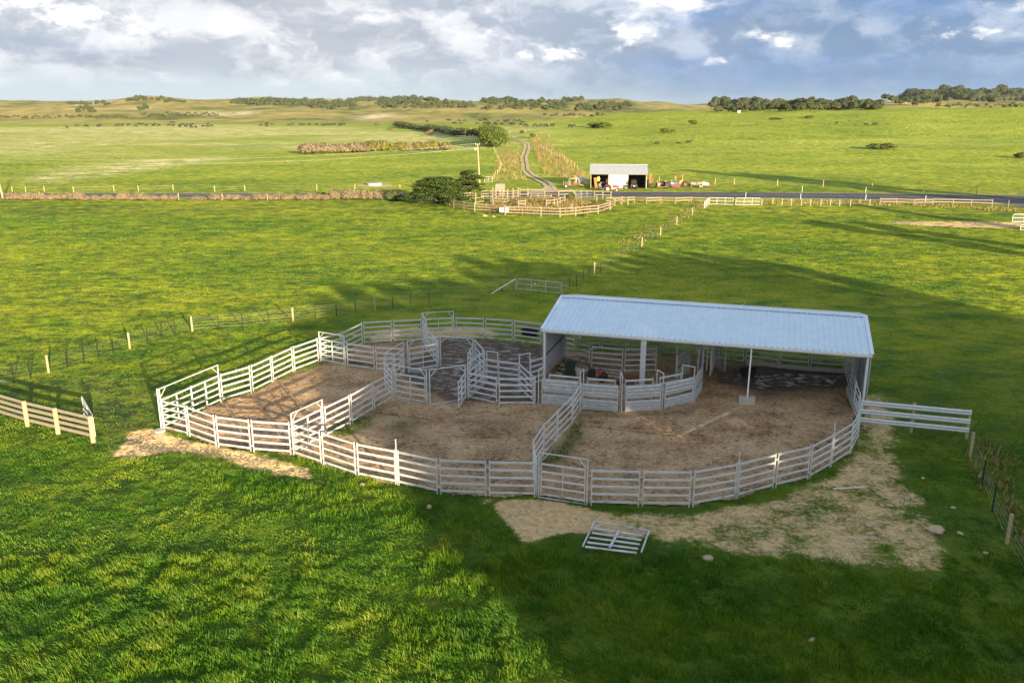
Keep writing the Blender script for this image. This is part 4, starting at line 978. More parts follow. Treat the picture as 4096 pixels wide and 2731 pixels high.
# pipe gate in the wire fence
def pipe_gate(a, b, lab, h=1.15, mesh=True, bays=3, white=False, group=None):
    t = empty('pipe_gate', a, ang(a, b)); L = math.hypot(b.x - a.x, b.y - a.y); mt = M_wtrim if white else M_galv; rr = .03 if L < 6 else .04
    MB().tube([(.12, 0, .12), (.12, 0, h - .12), (.24, 0, h), (L - .24, 0, h), (L - .12, 0, h - .12), (L - .12, 0, .12), (.12, 0, .12)], rr, 8).obj('frame', mt, t)
    MB().tube([(.12, 0, h * .55), (L - .12, 0, h * .55)], rr * .8, 6).obj('mid_bar', mt, t)
    for k in range(1, bays): MB().tube([(.12 + (L - .24) * k / bays, 0, .12), (.12 + (L - .24) * k / bays, 0, h)], rr * .8, 6).obj('stay', mt, t)
    if mesh:
        m = MB(); k = .15
        while k < L - .15: m.bar((k, .01, .12), (k, .01, h), .006, .006); k += .15
        for z in np.arange(.2, h, .15): m.bar((.12, .01, z), (L - .12, .01, z), .006, .006)
        m.obj('wire_mesh', M_wire, t)
    return tag(t, lab, 'gate', group)
pg = pipe_gate(H(1003, 368), H(1560, 428), 'pipe gate with a small white sign in the wire fence behind the yards')
MB().box((2.05, -.03, .8), (.16, .02, .13)).obj('sign_plate', M_wtrim, pg)
a = H(1003, 372)
for q in (H(1003, 372), H(1566, 432)):
    o = MB().tube([(0, 0, -.1), (0, 0, 1.3)], .09, 10).obj('wooden_post', M_wood); o.location = q
    tag(o, 'pale wooden post hanging the pipe gate behind the yards, %s end' % ('left' if q.x < 0 else 'right'), 'post', 'posts of the pipe gate')
stake('strut', [a + Vector((0, 0, 1.15)), up(H(690, 418), .03)], .07, .07, M_wtrim, 'long white strut slanting from the gate post down to the grass on its left', 'strut')
stake('strut', [H(1566, 432) + Vector((0, 0, 1.0)), up(H(1690, 345), .05)], .06, .06, M_galv, 'short grey strut right of the pipe gate', 'strut')

# ------------------------------------------------------------------ timber rail fence, lower left
tf = empty('timber_fence', (0, 0, 0)); tag(tf, 'four-rail timber fence with thick pale posts at the lower left edge', 'fence')
tp = [at(-190, 1590), at(-60, 1652), I(348, 1268), I(732, 1362), I(1172, 1470)]
for q in tp: MB().tube([q + Vector((0, 0, -.1)), q + Vector((0, 0, 1.5))], .125, 12, .12).obj('post', M_wood, tf)
for i in range(len(tp) - 1):
    for z in (.32, .66, .99, 1.33):
        d = (tp[i + 1] - tp[i]).normalized(); nn = Vector((-d.y, d.x, 0)) * .13
        MB().bar(tp[i] + nn + Vector((0, 0, z)), tp[i + 1] + nn + Vector((0, 0, z + .0)), .045, .17).obj('rail', M_rail, tf)
gg = pipe_gate(I(1205, 1430), I(960, 1225) + Vector((0, .9, 0)), 'open pipe gate swung back behind the end of the timber fence', h=1.35, bays=2)
o = MB().tube([at(-60, 1556) + Vector((0, 0, .62)), I(98, 778) + Vector((0, 0, .35))], .04, 8).obj('steel_pipe', M_galv)
tag(o, 'short end of steel pipe entering at the left edge above the timber fence', 'pipe')

# ------------------------------------------------------------------ foliage
_ico = {}
def ico(sub=2):
    if sub not in _ico:
        bm = bmesh.new(); bmesh.ops.create_icosphere(bm, subdivisions=sub, radius=1)
        _ico[sub] = (np.array([v.co[:] for v in bm.verts]), np.array([[v.index for v in f.verts] for f in bm.faces])); bm.free()
    return _ico[sub]
def foliage(blobs, nleaf, size, core=.80, up=.0, flat=0.0, seed=0):
    """leaf-sized faces spread over and through lumps; returns V, quads, tris, tone"""
    g = np.random.default_rng(seed); B = np.array([list(c) + list(r) for c, r in blobs], float)
    wts = (B[:, 3] * B[:, 4] + B[:, 4] * B[:, 5] + B[:, 3] * B[:, 5]); wts /= wts.sum()
    k = g.choice(len(B), nleaf, p=wts); d = g.normal(size=(nleaf, 3)); d /= np.linalg.norm(d, axis=1)[:, None]
    d[:, 2] = np.where(d[:, 2] < -.3, -d[:, 2], d[:, 2])
    rad = g.uniform(.78, 1.16, nleaf)[:, None]; C = B[k, :3] + d * B[k, 3:6] * rad
    nrm = d / B[k, 3:6]; nrm /= np.linalg.norm(nrm, axis=1)[:, None]; nrm = nrm + g.normal(0, .55, (nleaf, 3)); nrm[:, 2] += up; nrm /= np.linalg.norm(nrm, axis=1)[:, None]
    a = np.cross(nrm, g.normal(size=(nleaf, 3))); a /= np.linalg.norm(a, axis=1)[:, None] + 1e-9; b = np.cross(nrm, a)
    s_ = size * g.uniform(.5, 1.4, nleaf)[:, None]; b = b * (1 - flat)
    V = np.stack([C - a * s_ - b * s_ * .5, C + a * s_ * .2 - b * s_ * .8, C + a * s_, C - a * s_ * .1 + b * s_ * .8], 1).reshape(-1, 3)
    Q = np.arange(nleaf * 4).reshape(-1, 4); cl = fbm(C[:, 0] / (size * 5) + 50, (C[:, 1] + C[:, 2]) / (size * 5) + 50, 3)
    tone = np.repeat(np.clip(.1 + cl * .6 + g.uniform(0, .4, nleaf), 0, 1), 4)
    iv, itf = ico(2 if len(B) < 60 else 1); vs, ts, tn = [V], [], [tone]; off = len(V)
    for r in B:
        q = iv * (1 + .14 * g.normal(size=(len(iv), 1))) * r[3:6] * core + r[:3]; vs.append(q); ts.append(itf + off); off += len(iv); tn.append(np.full(len(iv), .25))
    return np.concatenate(vs), Q, np.concatenate(ts), np.concatenate(tn)
def crown_obj(name, blobs, nleaf, size, mat, parent=None, seed=0, **kw):
    V, Q, T, tn = foliage(blobs, nleaf, size, seed=seed, **kw)
    return np_obj(name, V, [Q, T], mat, parent, dict(tone=tn))
def lumps(w, h, d, n, seed, z0=.3):
    g = random.Random(seed); out = []
    for i in range(n):
        a = g.uniform(0, 6.28); rr = math.sqrt(g.uniform(0, 1)) * .62
        x, y = rr * math.cos(a) * w / 2, rr * math.sin(a) * d / 2; s_ = g.uniform(.30, .46)
        z = h * (z0 + (1 - z0 - s_ * .45) * (1 - rr * .9) * g.uniform(.6, 1.0))
        out.append(((x, y, z), (w * s_ * .62, d * s_ * .62, h * s_ * .60)))
    return out
# tree shapes used again and again
def make_tree(w, h, mat, seed, nleaf=900, size=.35, name='scrub_tree', trunk=.12):
    t = empty(name); crown_obj('crown', lumps(w, h, w * .9, 9, seed, trunk), nleaf, size, mat, t, seed=seed)
    g = random.Random(seed); m = MB(); m.tube([(0, 0, -.3), (.1, 0, h * .3), (.2, .1, h * .6)], .045 * w, 7, .02 * w)
    for k in range(4):
        a = k * 1.6 + g.random(); m.tube([(.05, 0, h * .22), (math.cos(a) * w * .2, math.sin(a) * w * .2, h * .5)], .022 * w, 5, .008 * w)
    m.obj('trunk', M_bark, t); cache(t); return t
SCR = [make_tree(10, 8.0, M_leaf, 10 + i, 700, .55) for i in range(4)]
usedt = set()
def put_tree(px, py, wpx, label, group, hk=1.0, protos=SCR, cat='tree', z=-.2):
    q = at(px, py); D = q.y; w = wpx * D / FPX; p = random.choice(protos)
    o = p if p.name not in usedt else copy_tree(p); usedt.add(p.name)
    s_ = w / 10; o.location = (q.x, q.y, q.z + z * s_); o.scale = (s_, s_, s_ * hk * random.uniform(.85, 1.15)); o.rotation_euler.z = random.uniform(0, 6.28)
    tag(o, label, cat, group); return o
def scatter(n, x0, x1, r0, r1, w0, w1, label, group, hk=1.0, skew=None):
    for i in range(n):
        px = x0 + (x1 - x0) * (i + random.random()) / n; f = random.random()
        py = (r0(px) if callable(r0) else r0) * (1 - f) + (r1(px) if callable(r1) else r1) * f
        put_tree(px, py, random.uniform(w0, w1), label, group, hk)
GT = 'rounded scrub trees on the far dunes'
li = lambda pts: (lambda x: float(np.interp(x, [p[0] for p in pts], [p[1] for p in pts])))
scatter(40, 2862, 3515, 432, 437, 44, 62, 'large rounded tree in the dense belt right of centre on the skyline, back row', GT)
scatter(44, 2860, 3525, li([(2860, 444), (3100, 440), (3525, 436)]), li([(2860, 452), (3100, 446), (3525, 440)]), 34, 48, 'rounded tree along the front of the dense belt right of centre below the skyline', GT)
scatter(56, 3640, 4130, li([(3640, 394), (3727, 378), (4130, 382)]), li([(3640, 404), (3727, 398), (4130, 400)]), 36, 54, 'dark scrub tree covering the highest dune at the right edge', GT)
scatter(16, 3540, 3760, 402, 424, 26, 40, 'scrub tree at the foot of the highest dune on the right', GT)
scatter(34, 1935, 2265, li([(1935, 408), (2100, 408), (2265, 412)]), li([(1935, 418), (2100, 438), (2265, 442)]), 22, 34, 'scrub tree on the dune face left of the shed in the far middle distance', GT)
scatter(26, 2310, 2520, li([(2310, 430), (2420, 424), (2520, 420)]), li([(2310, 450), (2420, 452), (2520, 444)]), 26, 38, 'scrub tree in the thick patch on the dune above the far white shed', GT)
scatter(10, 2255, 2330, 402, 408, 20, 28, 'scrub tree on the crest of the middle dunes', GT)
scatter(26, 1520, 1870, 412, 436, 18, 28, 'scrub tree on the long dune left of the middle', GT)
scatter(16, 505, 740, li([(505, 402), (571, 394), (740, 405)]), li([(505, 410), (571, 404), (740, 418)]), 16, 26, 'scrub tree on the sharp dune crest at the left', GT)
scatter(12, 276, 440, 412, 422, 18, 26, 'scrub tree beside the sand blowout on the left dunes', GT)
scatter(12, 305, 380, 434, 450, 14, 22, 'scrub tree low on the face of the left dunes', GT)
scatter(7, 552, 592, 426, 444, 14, 20, 'scrub tree in the small steep patch on the left dunes', GT)
# scrub that reads as one mass
def scrub_mass(spec, lab, mat=M_leaf, seed=5):
    bl = []; g = random.Random(seed)
    for n, x0, x1, r0, r1, w0, w1 in spec:
        for i in range(n):
            px = x0 + (x1 - x0) * (i + g.random()) / n; py = g.uniform(r0, r1); q = at(px, py); w = g.uniform(w0, w1) * q.y / FPX
            bl.append(((q.x, q.y, q.z + w * .2), (w * .62, w * .55, w * .42)))
    V, Q, T, tn = foliage(bl, len(bl) * 90, 1.0, seed=seed); tag(np_obj('scrub', V, [Q, T], mat, None, dict(tone=tn)), lab, 'scrub', kind='stuff')
scrub_mass([(55, 930, 1230, 402, 420, 18, 26), (60, 1240, 1420, 404, 438, 16, 26), (70, 1400, 1757, 393, 410, 18, 28), (46, 1500, 1900, 412, 434, 14, 26), (40, 1930, 2260, 408, 440, 16, 28)], 'low grey-green scrub covering the far dunes left of the middle')
scrub_mass([(42, -60, 512, 466, 473, 9, 16), (34, 560, 880, 454, 467, 9, 16), (14, 2170, 2420, 460, 466, 10, 20), (10, 3200, 3400, 432, 440, 10, 16), (30, 3740, 4110, 420, 432, 8, 22), (110, 3600, 4140, 382, 406, 26, 44), (30, 2855, 3520, 424, 440, 26, 44)], 'thin line of low scrub along the foot of the far dunes')
# single bushes out in the paddocks
GB = 'bushes standing alone in the paddocks'
BSH = [make_tree(10, 5.5, M_leafg, 30 + i, 1100, .42, 'bush', .12) for i in range(3)]
BRS = [make_tree(10, 6, M_leafb, 40 + i, 1100, .4, 'dry_bush', .12) for i in range(2)]
for px, py, w, hk, lab in [(2372, 512, 60, .8, 'left bush of the pair standing beyond the far white shed'), (2418, 513, 74, .75, 'right bush of the pair standing beyond the far white shed'), (2655, 532, 46, .9, 'round bush in the right paddock above the three black cattle'),
                           (2692, 531, 24, 1.2, 'small bush touching the round bush in the right paddock'), (2768, 499, 44, .9, 'bush on the low green rise right of the middle'), (3105, 479, 58, .35, 'flat spreading bush on the green rise'),
                           (3236, 475, 40, .75, 'dome-shaped bush on the green rise below the tree belt'), (3500, 597, 84, .6, 'left half of the large bush above the road on the right'), (3552, 598, 74, .62, 'right half of the large bush above the road on the right'),
                           (4085, 634, 70, .8, 'dark bush cut by the right edge above the road'), (1945, 486, 28, 1.1, 'small leafy tree among the far cattle'), (2087, 538, 20, 1.5, 'small bush at the top of the farm track, left one'),
                           (2129, 552, 28, 1.3, 'small bush at the top of the farm track, right one'), (1150, 786, 44, .95, 'dark green bush behind the dry roadside hedge, leftmost'), (1188, 785, 36, 1.0, 'dark green bush close beside the leftmost one at the road'),
                           (1288, 786, 50, .7, 'round dark green bush in the dry roadside hedge'), (1365, 787, 34, .6, 'low green bush in the dry roadside hedge'), (1405, 787, 34, .6, 'second low green bush in the dry roadside hedge'), (1500, 783, 60, .55, 'wide green bush near the cypress in the roadside hedge')]:
    put_tree(px, py, w, lab, GB, hk, BSH, 'bush')
for px, py, w, hk, lab in [(1719, 543, 36, 1.1, 'tall heap of dry brush in the green paddock left of the farm track'), (1564, 521, 30, .75, 'low heap of dry brush farther up the paddock'), (1512, 503, 30, .7, 'heap of dry brush at the far end of the dark hedge')]:
    put_tree(px, py, w, lab, 'heaps of dry brush', hk, BRS, 'dry bush')
def hedge(name, pts, w, h, mat, nleaf, size, lab, seed=3, cat='hedge', step=.55):
    g = random.Random(seed); bl = []; o = pts[0]
    for a, b in zip(pts, pts[1:]):
        L = (b - a).length; n = max(1, int(L / (w * step)))
        for i in range(n):
            p = a.lerp(b, (i + g.random() * .6) / n); s_ = g.uniform(.65, 1.15)
            bl.append((tuple(p - o + Vector((g.uniform(-.2, .2) * w, g.uniform(-.2, .2) * w, h * .42 * s_))), (w * .55 * s_, w * .5 * s_, h * .58 * s_)))
    V, Q, T, tn = foliage(bl, int(nleaf * 1.7), size, core=.6, seed=seed); ob = np_obj(name, V, [Q, T], mat, None, dict(tone=tn)); ob.location = o
    return tag(ob, lab, cat)
A_ = lambda *q: [at(*p) for p in q]
hedge('hedge', A_((1585,505),(1640,516),(1700,524),(1767,530),(1814,543)), 7, 4.2, M_leaf, 5000, .45, 'far half of the long dark hedge crossing the green paddocks')
hedge('hedge', A_((1814,543),(1868,545),(1927,543),(1960,549)), 5, 4.0, M_leaf, 3500, .4, 'near half of the long dark hedge, joining the bright green thicket', 4)
hedge('thicket', A_((1962,549),(1974,562),(1982,576),(1988,589)), 9.5, 5.2, M_leafg, 6000, .35, 'big bright green thicket where the dark hedge meets the farm track', 5, 'thicket', .3)
hedge('hedge', A_((1212,617),(1330,613),(1480,609)), 5.5, 3.6, M_leafb, 4500, .4, 'brown dry left half of the thick hedge in the left paddock', 6)
hedge('hedge', A_((1400,610),(1600,605),(1790,600)), 5.5, 3.8, M_leafm, 5500, .4, 'green and brown right half of the thick hedge in the left paddock', 7)
for i, (x0, x1, lab, h_) in enumerate([(22, 330, 'leftmost long stretch', 1.7), (335, 410, 'low gap-side stretch', .9), (412, 560, 'second long stretch', 1.6), (570, 700, 'stretch in front of the dark road', 1.1), (775, 835, 'lowest thin tuft-like stretch', .7),
                                   (850, 1010, 'stretch left of the green bushes', 1.2), (1010, 1320, 'stretch around the green bushes', 1.4), (1320, 1545, 'tallest stretch, nearest the cypress', 2.2)]):
    hedge('dry_hedge', A_((x0, 800), ((x0 + x1) / 2, 800), (x1, 801)), 1.7, h_ * .8, M_leafb, int((x1 - x0) * 26), .16, 'dry pinkish-brown roadside hedge, ' + lab, 20 + i, 'hedge')
hedge('dark_thicket', A_((1545,800),(1600,801),(1660,800)), 3.2, 1.9, M_leaf, 2600, .2, 'dark brown scrub in the shade left of the cypress', 44, 'thicket')
# cypress with flat layered boughs
def cypress(base, W_, Hh, n, seed, lab):
    g = random.Random(seed); t = empty('cypress_tree', base); bl = []
    m = MB(); m.tube([(0, 0, -.2), (.2, 0, Hh * .4), (.1, 0, Hh * .8)], .42, 9, .15)
    for k in range(n):
        z = Hh * (.18 + .80 * (k + g.random()) / n); a = g.uniform(0, 6.28); f = 1 - (z / Hh) ** 2.2 * .75; rr = W_ / 2 * f * g.uniform(.35, .92)
        x, y = math.cos(a) * rr, math.sin(a) * rr; s_ = g.uniform(.8, 1.5) * W_ / 12
        bl.append(((x, y, z), (1.25 * s_, 1.1 * s_, .26 * s_)))
        if k % 3 == 0: m.tube([(0.1, 0, z * .7), (x * .6, y * .6, z * .93), (x, y, z)], .09, 5, .03)
    crown_obj('crown', bl, n * 130, .17, M_leafd, t, seed=seed, core=.8, up=.9); m.obj('trunk', M_bark, t)
    tag(t, lab, 'tree', None); return t
cypress(at(1748, 812), 13, 4.7, 95, 1, 'wide low cypress with flat layered boughs at the left end of the old timber yards')
cypress(at(1878, 790), 7.0, 5.4, 60, 2, 'smaller darker cypress behind the wide one, beside the power pole')
for px, py, w, hk, lab in [(1815, 797, 50, 1.0, 'olive shrub under the cypresses'), (1900, 798, 60, 1.3, 'yellow-green shrub leaning over the old timber fence'), (2285, 806, 46, 1.5, 'lone bright shrub growing inside the old timber yards'), (2205, 826, 26, 1.0, 'small shrub low in the old timber yards'), (2336, 866, 34, .8, 'pale weedy bush outside the old timber yards')]:
    put_tree(px, py, w, lab, None, hk, BSH, 'shrub')

# long dry grass in patches
def rank(poly_px, dens, h, lab, mat=M_rank, wid=.06, seed=0, inner=None):
    g = np.random.default_rng(seed); poly = [V2(at(*q)) for q in poly_px]; xs = [p[0] for p in poly]; ys = [p[1] for p in poly]
    n = int((max(xs) - min(xs)) * (max(ys) - min(ys)) * dens); x = g.uniform(min(xs), max(xs), n); y = g.uniform(min(ys), max(ys), n)
    d = sdf(x, y, poly) / max(1.0, (max(ys) - min(ys)) * .06) + (fbm(x / 2.2, y / 2.2, seed) - .5) * 3
    k = d < 0; x, y = x[k], y[k]; m = len(x); yaw = g.uniform(0, 6.28, m); w = wid * g.uniform(.6, 1.5, m); hh = h * g.uniform(.5, 1.3, m)
    z = height(x, y); lx, ly = g.normal(0, .2, m) * hh, g.normal(0, .2, m) * hh; V = np.empty((m, 3, 3))
    V[:, 0] = np.stack([x - np.cos(yaw) * w, y - np.sin(yaw) * w, z], 1); V[:, 1] = np.stack([x + np.cos(yaw) * w, y + np.sin(yaw) * w, z], 1); V[:, 2] = np.stack([x + lx, y + ly, z + hh], 1)
    b = np.arange(m) * 3; tag(np_obj('dry_grass', V.reshape(-1, 3), np.stack([b, b + 1, b + 2], 1), mat, None, dict(tone=np.repeat(g.uniform(0, 1, m), 3))), lab, 'grass', kind='stuff')
rank([(1990,610),(2085,602),(2096,660),(2080,725),(2010,718),(1992,650)], 3, .8, 'long dry tussock grass left of the farm track', seed=1)
rank([(2120,548),(2140,560),(2190,612),(2240,650),(2300,690),(2345,700),(2330,716),(2240,690),(2180,640),(2130,585)], 6, .9, 'tall dry grass bank along the fence right of the farm track', seed=2)
rank([(1905,828),(2090,800),(2200,800),(2330,806),(2440,826),(2400,846),(2200,858),(1960,850)], 20, .55, 'long dry grass filling the old timber yards', seed=3)
rank([(1960,806),(2240,800),(2330,805),(2300,815),(2000,816)], 30, .8, 'pale dry grass along the back of the old timber yards', seed=4)
rank([(2480,768+32),(2810,806),(3600,812),(4096,840),(4096,850),(3600,824),(2810,815),(2480,812)], 8, .35, 'dry grass along the near side of the road fence', seed=5)
rank([(2440,985),(2560,930),(2680,880),(2820,818),(2850,822),(2700,893),(2580,945),(2470,1000)], 6, .22, 'dry grass along the wire fence that climbs to the road', seed=6)
rank([(3860,1730),(3960,1760),(4096,1950),(4096,2200),(4040,2150),(3930,1930),(3850,1790)], 16, .3, 'brownish dead grass along the wire fence at the right edge', seed=7)

# ------------------------------------------------------------------ road and track
def ribbon(name, top, bot, mat, z=.0, sub=6):
    m = MB(); T, B = [at(*p) for p in top], [at(*p) for p in bot]; vs = []; fs = []
    for i in range(len(T) - 1):
        for k in range(sub + (i == len(T) - 2)):
            f = k / sub
            for P0, P1 in ((B[i], B[i + 1]), (T[i], T[i + 1])):
                q = P0.lerp(P1, f); vs.append((q.x, q.y, hz(q.x, q.y) * 0 + .12 + z))
    for i in range(len(vs) // 2 - 1): fs.append((2 * i, 2 * i + 2, 2 * i + 3, 2 * i + 1))
    m.add(vs, fs); return m.obj(name, mat)
RX = [-700, 0, 1000, 1600, 2200, 2600, 3000, 3400, 3700, 4096, 4500]
RTp = [777, 777, 777, 775, 771, 769.5, 771, 775, 779, 786, 797]; RB = [790, 790, 790, 789, 788, 788.5, 791, 796.5, 804, 816, 834]
m_ = ribbon('road_verge', list(zip(RX, [r - 2.6 for r in RTp])), list(zip(RX, [r + 3.0 for r in RB])), M_gravel, -.05); tag(m_, kind='structure')
m_ = ribbon('road', list(zip(RX, RTp)), list(zip(RX, RB)), M_asph, 0.0); tag(m_, kind='structure')
def lines():
    m = MB(); C = [at(x, (a + b) / 2 - .4) for x, a, b in zip(RX, RTp, RB)]
    for i in range(len(C) - 1):
        L = (C[i + 1] - C[i]).length; n = int(L / 12)
        for k in range(n):
            solid = C[i].x > 25
            a = C[i].lerp(C[i + 1], k / n); b = C[i].lerp(C[i + 1], (k + (.55 if not solid else .93)) / n); a.z = b.z = .125
            d = (b - a).normalized(); nn = Vector((-d.y, d.x, 0)) * .07
            m.add([a - nn, b - nn, b + nn, a + nn], [(0, 1, 2, 3)])
    return m.obj('road_markings', M_paint)
tag(lines(), kind='structure')
def strip(name, pts, w, mat, z=.07):
    m = MB(); vs = []; pts = [at(*p) for p in pts]; fine = []
    for a, b in zip(pts, pts[1:]):
        n = max(1, int((b - a).length / 3)); fine += [a.lerp(b, k / n) for k in range(n)]
    fine.append(pts[-1])
    for i, p in enumerate(fine):
        d = (fine[min(i + 1, len(fine) - 1)] - fine[max(i - 1, 0)]); d.z = 0; d.normalize(); nn = Vector((-d.y, d.x, 0)) * w / 2 * random.uniform(.75, 1.25)
        for q in (p - nn, p + nn): vs.append((q.x, q.y, hz(q.x, q.y) + z))
    m.add(vs, [(2 * i, 2 * i + 2, 2 * i + 3, 2 * i + 1) for i in range(len(fine) - 1)]); return m.obj(name, mat)
nn_ = lambda pts: [sv('n', *p) for p in pts]
tag(strip('farm_track', nn_([(1380,315),(1480,355),(1600,388),(1668,420),(1682,455),(1655,560),(1628,600),(1645,690),(1642,770),(1700,832),(1800,892),(1890,941)]) + [(2178,738),(2186,752),(2160,764)], 1.0, M_track, .12), kind='structure')
tag(strip('farm_track', nn_([(1400,315),(1560,358),(1680,400),(1728,430),(1736,480),(1710,570),(1692,600),(1712,690),(1716,770),(1778,830),(1880,885),(2000,941)]) + [(2205,740),(2216,752),(2225,766)], 1.0, M_track, .12), kind='structure')
m = MB(); ap = [at(*q) for q in [(2120,766),(2165,757),(2178,745),(2205,742),(2222,752),(2235,764),(2300,769),(2260,774),(2100,775)]]
cc = Vector((sum(p.x for p in ap) / len(ap), sum(p.y for p in ap) / len(ap), .09)); m.add([cc] + [(p.x, p.y, .09) for p in ap], [(0, i + 1, (i + 1) % len(ap) + 1) for i in range(len(ap))])
tag(m.obj('gravel_apron', M_track), kind='structure')
m = MB(); ap = [at(*q) for q in [(3860,812),(4000,822),(4150,838),(4300,850),(4300,838),(4096,815),(3900,806)]]
m.add([(p.x, p.y, .105) for p in ap], [tuple(range(len(ap)))]); tag(m.obj('road_shoulder', M_gravel), kind='structure')
# ------------------------------------------------------------------ posts beside the road
gp0 = empty('guide_post'); MB().bar((0, 0, -.1), (0, 0, 1.15), .11, .05).obj('post', M_wtrim, gp0); MB().bar((0, -.03, .92), (0, -.03, 1.0), .07, .02).obj('reflector', M_red, gp0); cache(gp0)
for i, (px, py, lab) in enumerate([(2982, 794, 'on the near edge of the road, first right of the old yards'), (3202, 797, 'on the near edge of the road, second from the left'), (3462, 800, 'on the near edge of the road, third from the left'), (3701, 806, 'on the near edge of the road behind the two-rail fence'),
                                   (3208, 768, 'on the far edge of the road, left one'), (3462, 771, 'on the far edge of the road, right one')]):
    o = gp0 if i == 0 else copy_tree(gp0); o.location = at(px, py); tag(o, 'white guide post ' + lab, 'guide post', 'guide posts along the road')
def far_fence(pts, lab, h=1.2, wr=.012, hs=(.5, 1.0), kinds=None, wsz=.17, wood=M_wood):
    return wire_fence([at(*p) for p in pts], kinds or ['w'] * len(pts), lab, h, wr, hs, wood, wsz)
far_fence([(50,770),(104,770),(178,768),(295,770),(456,765),(554,766),(693,762),(859,768),(980,765),(1268,762),(1420,762),(1600,762)], 'wire fence with pale posts along the far side of the road on the left')
far_fence([(573,797),(715,799),(890,801),(1070,802),(1235,799),(1615,795),(1780,800)], 'wire fence with pale posts showing through the dry roadside hedge')
far_fence([(2860,737),(2936,739),(3109,743),(3292,747),(3487,760),(3695,768),(3905,780),(4120,790)], 'wire fence with pale posts along the far side of the road on the right', 1.35)
far_fence([sv('t',x,y) for x,y in [(190,392),(385,392),(578,392),(765,392),(962,390),(1058,390),(1160,388),(1262,386),(1437,384),(1637,384),(1840,384),(1948,382),(2144,372),(2230,368),(2300,364),(2420,362)]], 'fence crossing the right paddock far beyond the road', 1.1, wsz=.10, wood=M_oldwood)
far_fence([sv('t',x,y) for x,y in [(150,268),(230,272),(380,275),(535,266),(760,258),(920,262),(1020,268),(1160,270),(1390,262),(1570,278),(1780,276),(1920,272),(2152,290),(2300,298)]], 'faint fence across the green rise below the tree belt', 1.0, wsz=.09, wood=M_oldwood)
far_fence([sv('n',x,y) for x,y in [(1840,330),(1870,380),(1895,480),(1930,510),(1965,530),(2000,548),(2035,570),(2070,588),(2110,600),(2145,608),(2178,618),(2212,640),(2255,685),(2298,705),(2345,745),(2380,775)]], 'fence with pale posts along the dry bank right of the farm track', 1.35)
far_fence([sv('n',x,y) for x,y in [(1262,500),(1275,535),(1290,565),(1308,615),(1322,650),(1345,692),(1358,725),(1350,765),(1333,808),(1310,838),(1283,862),(1262,895),(1240,935)]], 'fence with pale posts along the left side of the farm track', 1.35)
pipe_gate(at(1937, 731), at(1969, 728), 'pipe gate at the foot of the farm track left of the track', 1.3, bays=2)
far_fence([(2100, 528), (2087, 536), (2040, 534), (2010, 532)], 'short fence at the top of the farm track', 1.3)
# two-rail timber road fence, gates
def rail_fence(pts, lab, h=1.2, zs=(.6, 1.1), wood=M_oldwood, pw=.17, rw=.15, name='rail_fence', colours=None, off=0.0):
    t = empty(name, pts[0]); o = pts[0]; tag(t, lab, 'fence')
    for i, p in enumerate(pts):
        q = p - o; hh = h * random.uniform(.94, 1.08) if h > 1.3 else h
        MB().tube([q + Vector((0, 0, -.2)), q + Vector((random.uniform(-.04, .04), 0, hh))], pw / 2, 8, pw / 2 * .93).obj('post', (colours[i] if colours and colours[i] else wood), t)
    for a, b in zip(pts, pts[1:]):
        d = (b - a).normalized(); nn = Vector((d.y, -d.x, 0)) * (pw / 2 + .02)
        for z in zs:
            j = random.uniform(-.03, .03); MB().bar(a - o + nn + Vector((0, 0, z + j)), b - o + nn + Vector((0, 0, z + random.uniform(-.03, .03))), .045, rw).obj('rail', wood, t)
    return t
Mm = lambda x, y: P('m', x, y)
rail_fence([Mm(72,1015), Mm(330,1018), Mm(605,1030), Mm(895,1024), Mm(1215,1026), Mm(1505,1032), Mm(1830,1042)], 'two-rail timber fence beside the road at the right')
Jj = lambda x, y: P('j', x, y)
rail_fence([Jj(-110,318), Jj(-30,318), Jj(55,312), Jj(126,318), Jj(210,314), Jj(298,318), Jj(391,314), Jj(482,318)], 'two-rail timber fence between the old yards and the white road gates')
far_fence([sv('j',x,y) for x,y in [(805,327),(870,322),(924,326),(978,326),(1038,328),(1092,328),(1153,330),(1209,330),(1263,330),(1327,332),(1381,330),(1441,330),(1500,322)]], 'short-post wire fence between the white road gates and the two-rail fence', 1.15)
far_fence([Mm and sv('m',x,y) for x,y in [(1830,1042),(2085,1055),(2380,1120)]], 'end of the roadside fence beyond the two-rail fence', 1.2, wood=M_rail)
pipe_gate(Jj(490,322), Jj(640,326), 'left leaf of the white road gates', 1.3, white=True, group='white road gates')
pipe_gate(Jj(648,326), Jj(800,326), 'right leaf of the white road gates', 1.3, white=True, group='white road gates')
pipe_gate(Jj(468,345), Jj(492,322), 'white gate turned edge-on beside the road gates', 1.3, white=True, bays=2, group='white road gates')
pipe_gate(Mm(2135,1295), Mm(2700,1300), 'white pipe gate cut by the right edge near the gravel lane', 1.3, white=True)
pipe_gate(Mm(2262,1420), Mm(2650,1440), 'low white rail at the right edge below the gravel lane', .9, white=True, bays=2)

